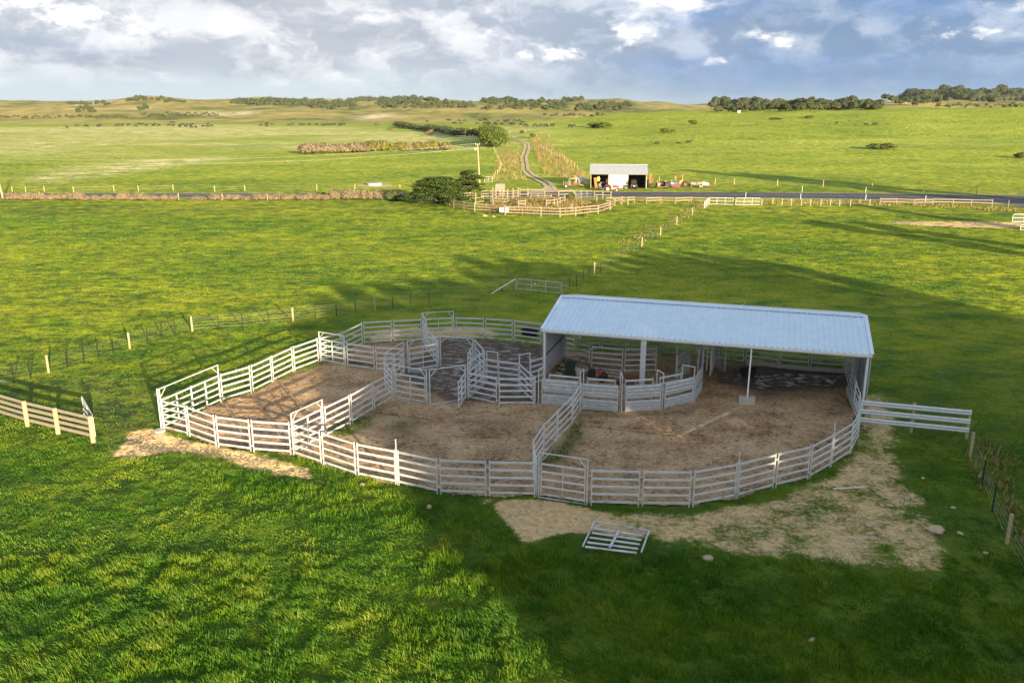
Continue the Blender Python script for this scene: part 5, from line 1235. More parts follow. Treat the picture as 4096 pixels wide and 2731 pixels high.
# ------------------------------------------------------------------ old timber yards
Kk = lambda x, y: P('k', x, y); Ll = lambda x, y: P('l', x, y)
RP = M_redpost
rail_fence([Kk(155,520), Kk(240,560), Kk(340,635), Kk(590,690), Kk(858,725), Kk(1222,752), Kk(1612,808), Kk(2035,818)], 'curved front fence of the old timber yards, left half with a white board', 1.55, (.45, .95, 1.4), colours=[None, RP, None, RP, None, RP, None, M_rust], pw=.24)
rail_fence([Kk(2035,818), Ll(270,838), Ll(742,858), Ll(1128,838), Ll(1410,800), Ll(1682,780), Ll(1838,720), Ll(1980,685), Ll(2030,625), Ll(2092,578)], 'curved front fence of the old timber yards, right half', 1.55, (.45, .95, 1.4), colours=[M_rust, None, None, None, RP, None, RP, None, M_rust, None], pw=.24)
rail_fence([Ll(2092,578), Ll(2270,550), Ll(2420,560)], 'two-rail end of the old timber yards beside the road fence', 1.5, (.9, 1.35), pw=.24)
rail_fence([Kk(155,520), Kk(285,430), Kk(485,442)], 'bleached side fence at the left end of the old timber yards', 1.5, (.4, .9, 1.35), pw=.22)
rail_fence([Kk(522,452), Kk(750,435), Kk(882,440)], 'bleached fence piece at the back left of the old timber yards', 1.5, (.4, .9, 1.35), pw=.24)
rail_fence([Kk(1030,385), Kk(1197,380), Kk(1305,375), Kk(1382,382), Kk(1550,380), Kk(1665,382)], 'tall back fence of the old timber yards left of the loading ramp', 1.6, (.35, .85, 1.35), pw=.22)
rail_fence([Kk(1675,378), Kk(1808,385), Kk(1930,368)], 'back fence of the old timber yards by the heavy post', 1.9, (.35, .85, 1.35), pw=.28)
rail_fence([Kk(1975,355), Kk(2170,352)], 'short back fence piece with leaning dark posts', 1.8, (.5, 1.35), wood=M_oldwood, pw=.2)
rail_fence([Kk(2180,352), Ll(365,357), Ll(710,382), Ll(1082,368)], 'two-rail back fence of the old timber yards beside the road', 1.5, (.7, 1.4), pw=.24)
pipe_gate(Ll(1095,362), Ll(1575,385), 'mesh gate in the back fence of the old timber yards', 1.35)
rail_fence([Ll(1588,390), Ll(1800,395), Ll(1998,402)], 'back fence right of the mesh gate in the old timber yards', 1.5, (.7, 1.4), pw=.22)
rail_fence([Kk(880,560), Kk(1080,520), Kk(1255,545), Kk(1308,575)], 'inner fence at the left of the old timber yards', 1.5, (.5, 1.3), pw=.24)
rail_fence([Kk(1308,575), Kk(1690,590), Kk(1945,650), Kk(2105,640)], 'inner fence across the middle of the old timber yards', 1.5, (.85, 1.35), pw=.24)
rail_fence([Ll(20,425), Ll(195,428), Ll(525,432)], 'low broken rail in the dry grass of the old timber yards', 1.1, (.85,), pw=.2)
rail_fence([Ll(400,620), Ll(595,600), Ll(740,560), Ll(860,520)], 'inner two-rail fence left of the lone shrub', 1.5, (.7, 1.25), pw=.22)
rail_fence([Ll(1130,478), Ll(1268,485), Ll(1650,530)], 'inner two-rail fence right of the lone shrub', 1.5, (.75, 1.3), pw=.24)
for i, (q, h_, lab) in enumerate([(Kk(1305,400), 2.2, 'tall lone post in the back fence of the old timber yards'), (Ll(680,645), 1.4, 'lone post inside the right half of the old timber yards'), (Ll(1030,735), 1.5, 'lone post just behind the right front fence of the old yards')]):
    o = MB().tube([(0, 0, -.1), (0, 0, h_)], .12, 8).obj('wooden_post', M_oldwood); o.location = q; tag(o, lab, 'post')
o = MB().box((0, 0, .85), (1.5, .05, .72), 0).obj('white_board', M_wtrim); q = Kk(1585, 800); o.location = q + Vector((0, -.25, 0)); tag(o, 'white board fixed low on the front rails of the old timber yards', 'board')
m = MB(); a, b = Kk(1340,330), Kk(1610,330)
m.prism([up(a, .1), up(b, .1), up(b, 2.4), up(a + (b - a) * .15, 2.4)], (0, 1.6, 0)); tag(m.obj('loading_ramp', M_rail), 'weathered grey loading ramp behind the old timber yards', 'ramp')
rock(at(1940, 865), .45, 'pale rock in the grass before the old timber yards'); rock(at(1974, 867), .4, 'flat grey rock in the grass before the old timber yards')

# ------------------------------------------------------------------ power poles and wires
def pole(p, h, lean, lab, arm=True):
    t = empty('power_pole', p); MB().tube([(0, 0, -.3), (lean, 0, h)], .19, 10, .12).obj('pole', M_wood, t); tag(t, lab, 'power pole', None)
    if arm:
        MB().bar((lean - .5, 0, h - .15), (lean + .5, 0, h - .15), .09, .09).obj('cross_arm', M_wood, t)
        for k in (-.42, .42): MB().tube([(lean + k, 0, h - .1), (lean + k, 0, h + .14)], .05, 6).obj('insulator', M_wtrim, t)
        MB().box((lean - .45, -.1, h - 1.1), (.3, .25, .45)).obj('transformer_box', M_wtrim, t)
    return Vector((p.x + lean, p.y, p.z + h))
t1 = pole(at(1920, 752), 9.6, -.45, 'tall pale power pole behind the cypresses')
t2 = pole(at(13, 793), 7.8, -.9, 'pale leaning power pole cut by the left edge')
e3 = Vector((118, 128, 14.6)); pole(Vector((118, 128, 0)), 14.6, 0, 'power pole outside the picture beyond the right edge')
def cable(a, b, sag, lab, r=.014):
    o = MB().tube([a.lerp(b, k / 24) - Vector((0, 0, sag * (1 - (2 * k / 24 - 1) ** 2))) for k in range(25)], r, 5).obj('power_line', M_wire); tag(o, lab, 'power line')
cable(t1 + Vector((-.42, 0, .1)), e3 + Vector((-.4, 0, .1)), 2.0, 'upper power line running right from the tall pole')
cable(t1 + Vector((.0, 0, -.9)), e3 + Vector((.4, 0, -.1)), 2.0, 'lower power line running right from the tall pole')
cable(t1 + Vector((-.3, 0, .05)), t2 + Vector((0, 0, 0)), 1.6, 'upper power line running left from the tall pole')
cable(t1 + Vector((-.3, 0, -.9)), t2 + Vector((0, 0, -.6)), 1.7, 'lower power line running left from the tall pole')

# ------------------------------------------------------------------ round trough in the left paddock
t = empty('round_trough', at(1498, 742)); tag(t, 'round concrete trough on a ring of bare stones in the left paddock', 'trough')
m = MB(); m.tube([(0, 0, 0), (0, 0, .62)], 1.7, 28, 1.65); m.obj('trough_wall', M_concrete, t)
MB().tube([(0, 0, .63), (0, 0, .66)], 1.5, 28).obj('water', M_glass, t)
m = MB(); m.tube([(0, 0, -.1), (0, 0, .07)], 4.2, 20, 3.9); m.obj('stone_apron', M_stone, t)

# ------------------------------------------------------------------ far shed by the road
fs = empty('machinery_shed', at(2361, 753), R_(-6)); tag(fs, 'white iron machinery shed with two open bays beside the road', 'shed')
Lw, Dp, eh, rh = 12.4, 7.6, 3.2, 1.75
def quadwall(name, pts, mat, off): return MB().prism(pts, off).obj(name, mat, fs)
quadwall('side_wall', [(0, 0, 0), (0, Dp, 0), (0, Dp, eh), (0, Dp / 2, eh + rh), (0, 0, eh)], M_white, (.06, 0, 0))
quadwall('side_wall', [(Lw - .06, 0, 0), (Lw - .06, Dp, 0), (Lw - .06, Dp, eh), (Lw - .06, Dp / 2, eh + rh), (Lw - .06, 0, eh)], M_white, (.06, 0, 0))
quadwall('back_wall', [(.06, Dp, 0), (Lw - .06, Dp, 0), (Lw - .06, Dp, eh), (.06, Dp, eh)], M_dark, (0, -.06, 0))
m = MB()
for k in range(8): m.bar((4.05 + k * .525 + .26, -.02, .1), (4.05 + k * .525 + .26, -.02, eh - .05), .50, .04, up=(0, 1, 0))
m.obj('sliding_door', M_white, fs)
for x in (.12, 4.0, 8.3, Lw - .12): MB().bar((x, .02, 0), (x, .02, eh), .16, .16).obj('door_post', M_oldwood, fs)
MB().bar((0, .0, eh - .08), (Lw, 0, eh - .08), .12, .2).obj('lintel', M_oldwood, fs)
for x in (2.0, 6.2, 10.3): MB().bar((x, Dp - .12, .2), (x, Dp - .12, eh), .1, .1).obj('stud', M_rust, fs)
for y0, y1, s_ in ((-.2, Dp / 2, 1), (Dp + .2, Dp / 2, -1)):
    o = ribbed(-.2, Lw + .2, y0, eh - .06, y1, eh + rh + .03, .45, .03).obj('roof', M_roof2, fs)
MB().bar((-.2, Dp / 2, eh + rh + .06), (Lw + .2, Dp / 2, eh + rh + .06), .35, .05).obj('ridge_cap', M_white, fs)
tag(MB().prism([fs.location + Vector((.1, .1, .08)), fs.location + Vector((12.2, -1.2, .08)), fs.location + Vector((12.9, 6.2, .08)), fs.location + Vector((.9, 7.4, .08))], (0, 0, .03)).obj('shed_floor', M_dark), kind='structure')
FSM = Matrix.Translation(fs.location) @ Matrix.Rotation(R_(-6), 4, 'Z')
o = MB().bar((1.35, .15, .05), (1.0, .45, 2.3), .9, .06).obj('orange_board', M_orange); o.matrix_world = FSM; tag(o, 'bright orange board leaning inside the left bay of the far shed', 'board')
w = empty('workbench', FSM @ Vector((3.0, 2.4, .1)), R_(-6)); tag(w, 'cluttered bench inside the left bay of the far shed', 'bench')
MB().box((0, 0, .85), (1.8, .8, .1)).obj('bench_top', M_oldwood, w)
for x in (-.8, .8): MB().bar((x, 0, 0), (x, 0, .8), .1, .7).obj('leg', M_oldwood, w)
for i, (x, z, c, r) in enumerate([(-.6, 1.0, M_orange, .16), (-.2, 1.02, M_wtrim, .14), (.2, 1.0, M_rust, .2), (.55, 1.03, M_wtrim, .17)]):
    o = MB().box((0, 0, 0), (r * 2, r * 1.6, r * 1.5)).tube([(0, 0, r * .7), (0, 0, r * 1.1)], r * .4, 8).obj('can', c); o.location = w.location + Vector((x, 0, z)); tag(o, ['orange', 'left white', 'rusty', 'right white'][i] + ' can on the bench in the far shed', 'can')
o = MB().box((0, 0, .2), (.55, .4, .4)).bar((-.2, 0, .4), (.2, 0, .5), .05, .05).obj('crate', M_blue); o.location = FSM @ Vector((2.2, 1.2, .1)); tag(o, 'blue crate on the floor in the left bay of the far shed', 'crate')
o = MB().ell((0, 0, 0), (.38, .22, .55), 10, 7, .08).obj('work_jacket', plain('hi_vis_yellow', (.62, .62, .16), .8)); o.location = FSM @ Vector((1.75, 1.6, 1.9)); tag(o, 'pale yellow work jacket hanging in the left bay of the far shed', 'jacket')
o = MB().wheel((0, 0, .95), (1, 0, .12), .95, .35, .5).obj('tyre', M_rubber); o.location = FSM @ Vector((Lw + .4, 1.9, 0)); tag(o, 'big tractor tyre leaning on the right wall of the far shed', 'tyre')
def wheels(t, lst, tyre=M_rubber, rim=M_cream):
    for x, y, r, w_ in lst:
        o = MB().wheel((x, y, r), (0, 1, 0), r, w_, r * .55, 20).obj('wheel', tyre, t)
        MB().tube([(x, y - w_ * .35, r), (x, y + w_ * .35, r)], r * .56, 14).obj('rim', rim, o)
# red vintage tractor, nose to the right
t = empty('tractor', at(2448, 767), R_(-3)); tag(t, 'small red vintage tractor with cream wheels parked before the far shed', 'tractor')
wheels(t, [(-.95, -.75, .66, .32), (-.95, .75, .66, .32), (.95, -.6, .38, .2), (.95, .6, .38, .2)])
for y in (-.75, .75): MB().tube([(-.95 + .78 * math.cos(a), y, .66 + .78 * math.sin(a)) for a in np.linspace(.2, 2.9, 9)], .12, 6).obj('mudguard', M_maroon, t)
MB().box((-.5, 0, .75), (1.2, .5, .45)).obj('transmission', M_cream, t)
MB().bar((.05, 0, 1.12), (1.35, 0, 1.08), .5, .42, bev=.1).obj('bonnet', M_red, t); MB().box((1.34, 0, .85), (.12, .5, .75)).obj('grille', M_red, t)
MB().box((.6, 0, .7), (1.0, .36, .4)).obj('engine', M_cream, t)
MB().tube([(-.15, 0, 1.2), (-.35, 0, 1.5)], .03, 6).tube([(-.35 + .2 * math.cos(a) * .3, .2 * math.sin(a), 1.5 + .2 * math.cos(a)) for a in np.linspace(0, 6.28, 13)], .02, 5).obj('steering_wheel', M_red, t)
MB().box((-.85, 0, 1.1), (.4, .45, .08)).box((-1.05, 0, 1.28), (.06, .4, .3)).obj('seat', M_maroon, t); MB().tube([(.55, .15, 1.2), (.55, .15, 1.95)], .035, 6).obj('exhaust', M_black, t)
# utility buggy seen from behind
t = empty('utility_buggy', at(2535, 757), R_(84)); tag(t, 'black and red farm utility buggy parked in the right bay of the far shed', 'buggy')
wheels(t, [(-.9, -.65, .34, .28), (-.9, .65, .34, .28), (.9, -.65, .34, .28), (.9, .65, .34, .28)], rim=M_black)
MB().box((-.75, 0, .95), (.95, 1.4, .38)).obj('tray', M_black, t); MB().box((.6, 0, .75), (1.2, 1.3, .5)).obj('body', M_maroon, t)
for x in (-.15, .95):
    MB().tube([(x, -.62, .9), (x + (.0 if x < 0 else -.3), -.58, 1.95), (x + (.0 if x < 0 else -.3), .58, 1.95), (x, .62, .9)], .035, 6).obj('roll_bar', M_black, t)
MB().box((.25, 0, 1.98), (1.1, 1.2, .05)).obj('roof', M_black, t); MB().box((-.2, 0, 1.5), (.02, 1.1, .6)).obj('rear_window', M_glass, t)
for y in (-.6, .6): MB().box((-1.24, y, .9), (.03, .12, .2)).obj('tail_light', M_red, t)
MB().box((-.25, 0, 1.93), (.04, .32, .07)).obj('roof_lamp', M_orange, t); MB().box((-1.25, 0, .78), (.02, .36, .12)).obj('number_plate', M_wtrim, t)
# stock trailer
t = empty('stock_trailer', at(2285, 751), R_(3)); tag(t, 'cream-railed stock trailer left of the far shed', 'trailer')
wheels(t, [(-1.3, -.95, .4, .22), (-1.3, .95, .4, .22)], rim=M_wtrim)
MB().box((0, 0, .6), (3.8, 1.9, .14)).obj('deck', M_rust, t)
for x in np.arange(-1.9, .1, .42): MB().bar((x, -.95, .6), (x, -.95, 1.45), .06, .06).obj('stake', M_cream, t)
MB().tube([(-.45, -.95, .65), (-.45, -.95, 1.85), (-.3, -.95, 2.0), (1.55, -.95, 2.05), (1.75, -.95, 1.85), (1.85, -.95, .65)], .05, 8).obj('hoop', M_cream, t)
MB().tube([(-.45, .95, .65), (-.45, .95, 1.85), (-.3, .95, 2.0), (1.55, .95, 2.05), (1.75, .95, 1.85), (1.85, .95, .65)], .05, 8).obj('hoop', M_cream, t)
MB().bar((.8, -.3, .6), (.8, -.3, 2.5), .08, .1).box((.8, -.3, 2.55), (.45, .2, .35)).obj('mast', M_orange, t); MB().bar((1.9, 0, .6), (2.8, 0, .5), .1, .1).bar((2.6, 0, .5), (2.6, 0, 0), .06, .06).obj('drawbar', M_cream, t)
MB().box((.9, .2, .9), (1.3, .8, .4)).obj('winch_box', M_rust, t)
t = empty('tank_trailer', at(2322, 748) + Vector((0, 3, 0)), 0); tag(t, 'white caged water tank on a low trailer beside the far shed', 'trailer')
wheels(t, [(0, -.8, .35, .2), (0, .8, .35, .2)], rim=M_wtrim); MB().box((0, 0, .7), (2.6, 1.5, .4)).obj('tray', M_cream, t); MB().box((.1, 0, 1.45), (1.9, 1.2, 1.0)).obj('tank', M_wtrim, t)
m = MB()
for x in np.arange(-.85, 1.1, .24): m.bar((x, -.62, .95), (x, -.62, 1.97), .03, .03)
for z in (1.0, 1.3, 1.6, 1.95): m.bar((-.87, -.64, z), (1.07, -.64, z), .03, .03)
m.obj('cage', M_galv, t)
t = empty('motorbike', at(2344, 751), R_(80)); tag(t, 'dark farm motorbike with a red tank against the far shed', 'motorbike')
wheels(t, [(-.6, 0, .34, .12), (.65, 0, .34, .12)], rim=M_galv); MB().box((0, 0, .55), (.5, .25, .35)).obj('engine', M_black, t); MB().ell((.15, 0, .88), (.3, .15, .16)).obj('fuel_tank', M_red, t)
MB().box((-.4, 0, .88), (.6, .24, .1)).obj('seat', M_black, t); MB().tube([(.65, 0, .34), (.4, 0, 1.05)], .03, 6).tube([(.38, -.35, 1.12), (.38, .35, 1.12)], .025, 6).obj('fork', M_galv, t)
# row of old machines right of the shed
t = empty('post_driver', at(2604, 749), 0); tag(t, 'orange rusty post driver standing just right of the far shed', 'post driver')
for x in (-.12, .12): MB().bar((x - .2, 0, .4), (x - .2, 0, 3.0), .1, .14).obj('mast', M_orange, t)
MB().box((.3, 0, 1.9), (.5, .4, .5)).box((.25, 0, 1.3), (.3, .3, .8)).obj('hammer', M_rust, t); MB().box((.1, 0, .8), (1.2, .7, .18)).obj('base_frame', M_rust, t)
for x in (-.8, .0, .8): MB().bar((x, 0, 0), (x, 0, .85), .09, .09).obj('leg', M_oldwood, t)
MB().tube([(-.2, 0, 2.2), (-.9, 0, 2.5), (-1.5, 0, 1.6), (-1.6, 0, .8)], .04, 6).obj('hose', M_black, t)
t = empty('tractor', at(2650, 753), R_(200)); tag(t, 'dark old tractor with a faded pink wheel, deep in the grass', 'tractor')
wheels(t, [(-.8, -.7, .75, .35), (-.8, .7, .75, .35), (.9, -.55, .45, .2)], rim=M_black)
MB().bar((0, 0, 1.0), (1.5, 0, 1.0), .5, .5, bev=.08).obj('bonnet', M_black, t); MB().box((-.6, 0, 1.45), (.5, .6, .3)).obj('seat', plain('faded_pink', (.55, .16, .18), .7), t)
MB().tube([(1.5, .9, .95), (1.5, 1.0, .95)], .36, 14).obj('spare_wheel', plain('faded_pink_disc', (.62, .20, .22), .7), t); MB().box((.7, .8, .35), (2.6, .3, .2)).bar((.7, .3, .3), (1.2, 1.1, .9), .1, .1).obj('mower_bar', M_rust, t)
t = empty('backhoe', at(2712, 749), R_(0)); tag(t, 'old yellow backhoe frame with a canopy and a rusty bucket of scrap', 'backhoe')
for x, l in ((-.6, -.12), (.55, .35)):
    for y in (-.6, .6): MB().bar((x, y, .9), (x + l, y, 2.75), .1, .1).obj('canopy_post', M_yellow, t)
MB().bar((.8, -.3, 1.0), (.65, -.3, 2.7), .12, .2).bar((1.0, .1, 1.0), (.9, .1, 2.6), .1, .16).obj('boom', M_yellow, t)
MB().add([(-.8, -.75, 2.72), (.95, -.75, 2.8), (.95, .75, 2.8), (-.8, .75, 2.72), (-.8, -.75, 2.8), (.95, -.75, 2.88), (.95, .75, 2.88), (-.8, .75, 2.8)], [(3, 2, 1, 0), (4, 5, 6, 7), (0, 1, 5, 4), (1, 2, 6, 5), (2, 3, 7, 6), (3, 0, 4, 7)]).obj('canopy', M_rust, t)
wheels(t, [(1.5, -.6, .7, .35), (-.2, .8, .5, .3)], rim=M_rust); MB().bar((-.4, 0, 1.0), (1.2, 0, 1.0), .7, .5, bev=.06).obj('body', M_orange, t)
MB().prism([(-1.9, -1.6, .75), (-1.7, -1.6, .15), (.1, -1.6, 0), (.3, -1.6, .85)], (0, 1.0, 0)).obj('bucket', M_redpost, t)
MB().prism([(-.2, -1.2, .8), (0, -1.2, 1.3), (.2, -1.2, 1.75), (.42, -1.2, 1.6), (.35, -1.2, .85)], (0, .4, 0)).obj('bucket_arm', M_yellow, t)
o = MB().box((0, 0, 0), (.7, .5, .4)).box((.3, 0, .18), (.3, .3, .3)).obj('blue_drum', M_blue); o.location = t.location + Vector((-.75, -1.1, 1.0)); tag(o, 'bright blue drum lying in the backhoe bucket', 'drum')
o = MB().ell((0, 0, 0), (.5, .35, .28)).box((-.1, 0, -.1), (.8, .4, .2)).obj('grey_drum', plain('pale_blue_drum', (.30, .40, .50), .7)); o.location = t.location + Vector((-1.55, -1.1, .9)); tag(o, 'pale blue drum lying left of the bright blue one', 'drum')
t = empty('old_jeep', at(2782, 749), 0); tag(t, 'stripped old jeep body with an open frame, rusting in the grass', 'jeep')
MB().box((-.2, 0, .85), (2.0, 1.3, .55)).box((1.0, 0, .95), (.9, 1.1, .45)).obj('body', M_rail, t); wheels(t, [(-1.1, -.65, .38, .2), (1.1, -.65, .38, .2), (-1.1, .65, .38, .2), (1.1, .65, .38, .2)], rim=M_rust)
for y in (-.6, .6): MB().tube([(-1.3, y, 1.0), (-1.15, y, 1.95), (.65, y, 1.95), (.85, y, 1.0)], .04, 6).obj('frame_hoop', M_rust, t)
for x in (-.95, .55): MB().box((x, -.85, .95), (.75, .06, .5)).obj('door_panel', M_rail, t)
MB().ell((2.2, -.1, .55), (.85, .4, .55), 12, 8).obj('mudguard', M_wtrim, t); MB().box((1.6, -.2, 1.1), (.6, .5, .12)).obj('wing', M_wtrim, t)
t = empty('plough', at(2836, 751), 0); tag(t, 'low rusty plough frame at the right end of the machinery row', 'plough')
MB().box((0, 0, .4), (2.6, .7, .16)).obj('frame', M_redpost, t); MB().bar((1.1, 0, .4), (1.2, 0, 1.4), .1, .1).bar((.9, 0, 1.2), (1.3, 0, 1.35), .2, .08).obj('mast', M_rust, t)
for x in (-.9, -.3, .3): MB().tube([(x, 0, .4), (x + .2, 0, .8), (x + .1, 0, .05)], .05, 6).obj('tine', M_rust, t)
MB().box((-1.9, 0, .35), (.8, .8, .4)).tube([(-1.5, 0, .4), (-1.0, 0, .45)], .06, 6).obj('weight_box', M_rail, t)
for px, py in ((2636, 726), (2628, 742), (2622, 748), (2686, 738)):
    o = MB().tube([(0, 0, -.1), (0, 0, 1.15)], .09, 8).obj('wooden_post', M_wood); o.location = at(px, py); tag(o, 'short pale post sticking up among the old machines', 'post', 'pale posts among the old machines')
h = empty('white_hut', at(2955, 453)); tag(h, 'tiny white hut on the green rise before the tree belt', 'hut')
MB().box((0, 0, .8), (2.0, 1.6, 1.6)).obj('wall', M_white, h); MB().prism([(-1.1, -.9, 1.6), (-1.1, .9, 1.6), (-1.1, 0, 2.0)], (2.2, 0, 0)).obj('roof', M_roof2, h)

# ------------------------------------------------------------------ cattle
def skin_mesh(verts, edges, name, mat):
    me = bpy.data.meshes.new(name + '_skeleton'); me.from_pydata([v[:3] for v in verts], edges, []); o = bpy.data.objects.new(name + '_tmp', me); COL.objects.link(o)
    sk = o.modifiers.new('skin', 'SKIN'); sl = me.skin_vertices[0].data
    for i, v in enumerate(verts): sl[i].radius = (v[3], v[4] if len(v) > 4 else v[3])
    sl[0].use_root = True; sb = o.modifiers.new('sub', 'SUBSURF'); sb.levels = 1; sb.render_levels = 1
    dg_ = bpy.context.evaluated_depsgraph_get(); m2 = bpy.data.meshes.new_from_object(o.evaluated_get(dg_)); m2.name = name
    bpy.data.objects.remove(o); m2.materials.clear(); m2.materials.append(mat); m2.polygons.foreach_set('use_smooth', [True] * len(m2.polygons)); return m2
def cow_mesh(pose, mat, name='cow'):
    low = pose == 'lie'; z = .55 if low else 1.05
    v = [(-.3, 0, z, .36, .40), (.35, 0, z, .34, .40), (.72, 0, z + .05, .26, .34), (-.85, 0, z + .05, .30, .34), (-1.05, 0, z + .1, .14, .16)]
    e = [(0, 1), (1, 2), (0, 3), (3, 4)]
    if pose == 'graze': v += [(1.05, 0, z - .25, .17), (1.25, 0, z - .65, .12), (1.32, 0, z - .85, .11), (1.36, 0, z - .98, .07)]
    else: v += [(1.05, 0, z + .22, .17), (1.32, 0, z + .36, .13), (1.55, 0, z + .24, .11), (1.70, 0, z + .15, .07)]
    e += [(2, 5), (5, 6), (6, 7), (7, 8)]
    hd = v[6]
    for s_ in (-1, 1): v.append((hd[0] - .04, s_ * .24, hd[2] + .06, .035)); e.append((6, len(v) - 1))
    v += [(-1.16, 0, z - .05, .035), (-1.17, 0, z - .6 if not low else .12, .03)]; e += [(4, len(v) - 2), (len(v) - 2, len(v) - 1)]
    for s_ in (-1, 1):
        if low:
            v += [(.75, s_ * .26, .3, .09), (1.05, s_ * .28, .10, .06)]; n = len(v); e += [(2, n - 2), (n - 2, n - 1)]
            v += [(-.7, s_ * .36, .25, .13), (-.35, s_ * .42, .10, .06)]; n = len(v); e += [(3, n - 2), (n - 2, n - 1)]
        else:
            v += [(.62, s_ * .18, .72, .11), (.62, s_ * .19, .40, .065), (.60, s_ * .19, .04, .055)]; n = len(v); e += [(2, n - 3), (n - 3, n - 2), (n - 2, n - 1)]
            v += [(-.80, s_ * .20, .76, .14), (-.95, s_ * .20, .42, .07), (-.86, s_ * .20, .04, .055)]; n = len(v); e += [(3, n - 3), (n - 3, n - 2), (n - 2, n - 1)]
    return skin_mesh(v, e, name, mat)
CM = {k: cow_mesh(k, M_cow) for k in ('stand', 'graze', 'lie')}; CMr = cow_mesh('stand', M_cowr)
def cow(px, py, lab, pose=None, rot=None, mesh=None, grp='black cattle grazing far out on the plain', s_=1.0):
    q = at(px, py); o = bpy.data.objects.new('cow', mesh or CM[pose or random.choice(['graze', 'graze', 'stand'])]); COL.objects.link(o)
    o.location = q; o.rotation_euler.z = random.choice([0, math.pi]) + random.uniform(-.7, .7) if rot is None else rot; o.scale = (s_,) * 3; tag(o, lab, 'cow', grp)
rr = [(516,246),(577,246),(589,247),(660,246),(673,243),(451,256),(781,244),(798,240),(822,240),(862,239),(914,247),(934,233),(949,233),(960,236),(985,243),(1028,242),(1040,237),(1068,243),(1135,241),(1165,244),(1150,222),(1168,223),(1208,251),(1215,239),(1230,235),(1250,251),(1255,237),(1287,254),(1293,235),(1278,240),(1317,255),(1365,248),(1398,234),(1395,252),(1422,246)]
for x, y in rr: cow(*sv('r', x, y + 3), 'black cow in the big herd on the far left plain', s_=1.5)
for x, y in [(1754,243),(1790,231),(1797,233),(1793,246),(1829,236),(1943,240),(1965,232),(2019,236),(2040,238),(2078,237),(2129,238),(2168,242),(2182,241),(2205,238),(2229,239),(2248,237),(2283,239),(2290,237),(2312,235)]: cow(*sv('r', x, y + 3), 'black cow in the scattered herd left of the middle of the far plain', s_=1.5)
for x, y in [(870,118),(812,155),(722,150),(745,150),(800,120),(640,105),(660,105),(677,108),(365,125)]: cow(*sv('n', x, y + 6), 'black cow beyond the long dark hedge', s_=1.5)
for x, y in [(1040,158),(1133,157),(1168,155),(1176,180),(1205,160),(1270,168),(1290,160),(1370,172),(1405,125),(1425,130),(1440,122),(1452,122),(1485,172),(1492,158),(1523,172),(1540,120),(1600,121),(1627,180),(1650,147),(1075,112),(1320,120)]: cow(*sv('n', x, y + 8), 'black cow in the herd above the bright green thicket', s_=1.4)
for x, y, l in [(1697,190,'black cow with a white face, right part of the herd above the farm track'), (1811,187,'black cow above the small bushes at the top of the farm track'), (1895,192,'black cow just right of the small bushes at the track top'), (1963,190,'black cow second from the right end of the herd above the track'),
                (2049,190,'black cow seen end-on at the right end of the herd above the track'), (2290,200,'black cow of the pair left of the paddock bushes, left one'), (2333,200,'black cow of the pair left of the paddock bushes, right one')]: cow(*sv('n', x, y + 8), l, s_=1.4)
cow(*sv('s', 2063, 364), 'black cow lying down, leftmost of three cattle in the right paddock', 'lie', .1, grp=None)
cow(*sv('s', 2206, 361), 'black calf lying down between two cattle in the right paddock', 'lie', math.pi, grp=None, s_=.75)
cow(*sv('s', 2275, 365), 'black cow with a white face standing broadside in the right paddock', 'stand', -.15, grp=None)
cow(*sv('t', 1088, 265), 'black cow standing apart on the green rise, leftmost of a small group', grp=None); cow(*sv('t', 1210, 272), 'red-brown cow in the small group on the green rise', rot=.2, mesh=CMr, grp=None)
for x, y, l in [(1287, 276, 'black cow standing right of the red-brown cow on the green rise'), (1340, 276, 'left cow of the close pair at the right of the small group on the rise'), (1356, 272, 'right cow of the close pair at the right of the small group on the rise')]: cow(*sv('t', x, y), l, grp=None)

# ------------------------------------------------------------------ tall trees behind and beside the viewpoint; they throw the long evening shade
dS = (-math.cos(SUN_AZ), -math.sin(SUN_AZ)); nS = (dS[1], -dS[0])
PIN = []
def make_pine(w, h, seed, n=26):
    t = empty('pine_tree'); g = random.Random(seed); bl = []
    for k in range(n):
        z = h * (.03 + .97 * (k + .5) / n); rr = w / 2 * (1 - .35 * abs(z / h - .4)) * g.uniform(.1, .55); a = g.uniform(0, 6.28); s_ = g.uniform(.34, .48) * w
        if z > h - s_ * .5: rr *= .4; s_ *= .7; z = h - s_ * .42
        bl.append(((math.cos(a) * rr, math.sin(a) * rr, z), (s_ * .6, s_ * .6, s_ * .46)))
    crown_obj('crown', bl, 2600, .35, M_leafd, t, seed=seed, core=.72); MB().tube([(0, 0, -.5), (0, 0, h * .95)], .45, 8, .12).obj('trunk', M_bark, t); cache(t); return t
PIN = [make_pine(6, 20, 60 + i) for i in range(3)]; usedp = set()
def shade_tree(s, t0, h, w, lab, grp='tall pines behind the viewpoint'):
    p = random.choice(PIN); o = p if p.name not in usedp else copy_tree(p); usedp.add(p.name)
    o.location = (s * nS[0] + t0 * dS[0], s * nS[1] + t0 * dS[1], 0); o.scale = (w / 6, w / 6, h / 20); o.rotation_euler.z = random.uniform(0, 6); tag(o, lab, 'tree', grp)
TE = math.tan(SUN_EL)
prof = [(9, 20), (11, 36), (14, 62), (16, 72), (18, 76), (22, 81), (26, 80), (31, 80), (36, 84), (40.4, 90), (44, 90), (48, 84), (50, 80), (56.6, 83.5), (63, 83.5), (66, 80), (70.6, 76), (73, 68)]
t0 = -62
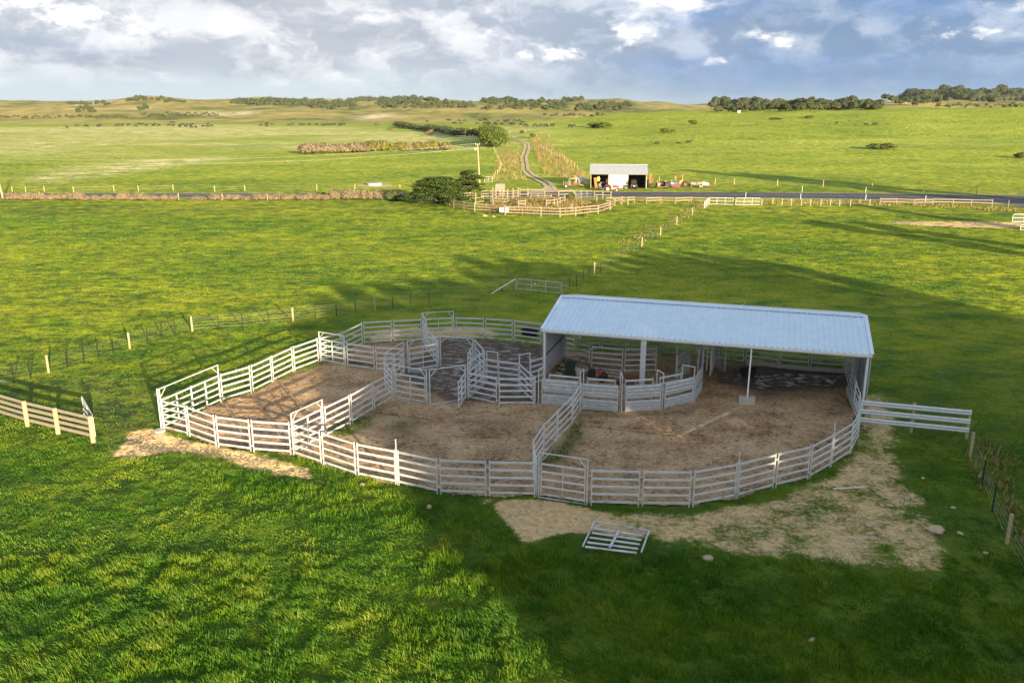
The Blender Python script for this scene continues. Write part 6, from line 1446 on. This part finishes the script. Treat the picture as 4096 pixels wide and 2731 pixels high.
for s, tt in [(13.5, 50), (16, 68), (19.5, 78), (23, 81), (26.5, 80), (30, 80), (33.5, 81), (37, 86), (40.5, 91), (44, 90), (47.5, 85), (50.5, 79), (54, 82), (57.5, 84), (61, 84), (64, 82), (67, 80), (70, 76)]:
    shade_tree(s, t0 + random.uniform(-2, 2), (tt - t0) * TE, random.uniform(5.0, 6.4), 'tall dark pine in the windbreak behind the viewpoint')
for s, tt in [(15, 62), (17.8, 70), (21.2, 76), (24.8, 77), (28.2, 77), (31.8, 78), (35.2, 80), (38.8, 86), (42.2, 87), (45.8, 84), (49, 78), (52.2, 78), (55.8, 80), (59.2, 81), (62.5, 80), (65.5, 78)]:
    shade_tree(s, t0 - 7 + random.uniform(-2, 2), (tt - t0 + 7) * TE * .97, random.uniform(4.6, 5.6), 'pine in the rear row of the windbreak behind the viewpoint')
for s, tt, t1_, w in [(157, 196, 82, 10), (164, 180, 80, 9), (104, 97, 34, 7), (109, 92, 32, 6), (127, 110, 48, 5)]:
    shade_tree(s, t1_, (tt - t1_) * TE, w, 'pine standing beyond the right edge of the picture', 'pines beyond the right edge')

# ------------------------------------------------------------------ haze in the air
hm = material('thin_haze', lambda t, b, out: None); ht = hm.node_tree
for l in list(ht.links): ht.links.remove(l)
pv = ht.nodes.new('ShaderNodeVolumePrincipled'); pv.inputs['Density'].default_value = .00003; pv.inputs['Color'].default_value = (.80, .88, .96, 1); pv.inputs['Anisotropy'].default_value = .2
ht.links.new(pv.outputs[0], [n for n in ht.nodes if n.type == 'OUTPUT_MATERIAL'][0].inputs['Volume'])
zlo = float(gz.min()) - 1.0
hb = MB().box((0, 4150, (zlo + 120) / 2), (13400, 9900, 120 - zlo)).obj('haze', hm); tag(hb, 'thin pale haze over the whole plain', 'haze', kind='stuff')

# prototypes that no copy of a place was found for
for o in [o for o in bpy.data.objects if o.parent is None and o.type in ('EMPTY', 'MESH') and 'label' not in o and 'kind' not in o]:
    for c in list(o.children_recursive): bpy.data.objects.remove(c)
    bpy.data.objects.remove(o)
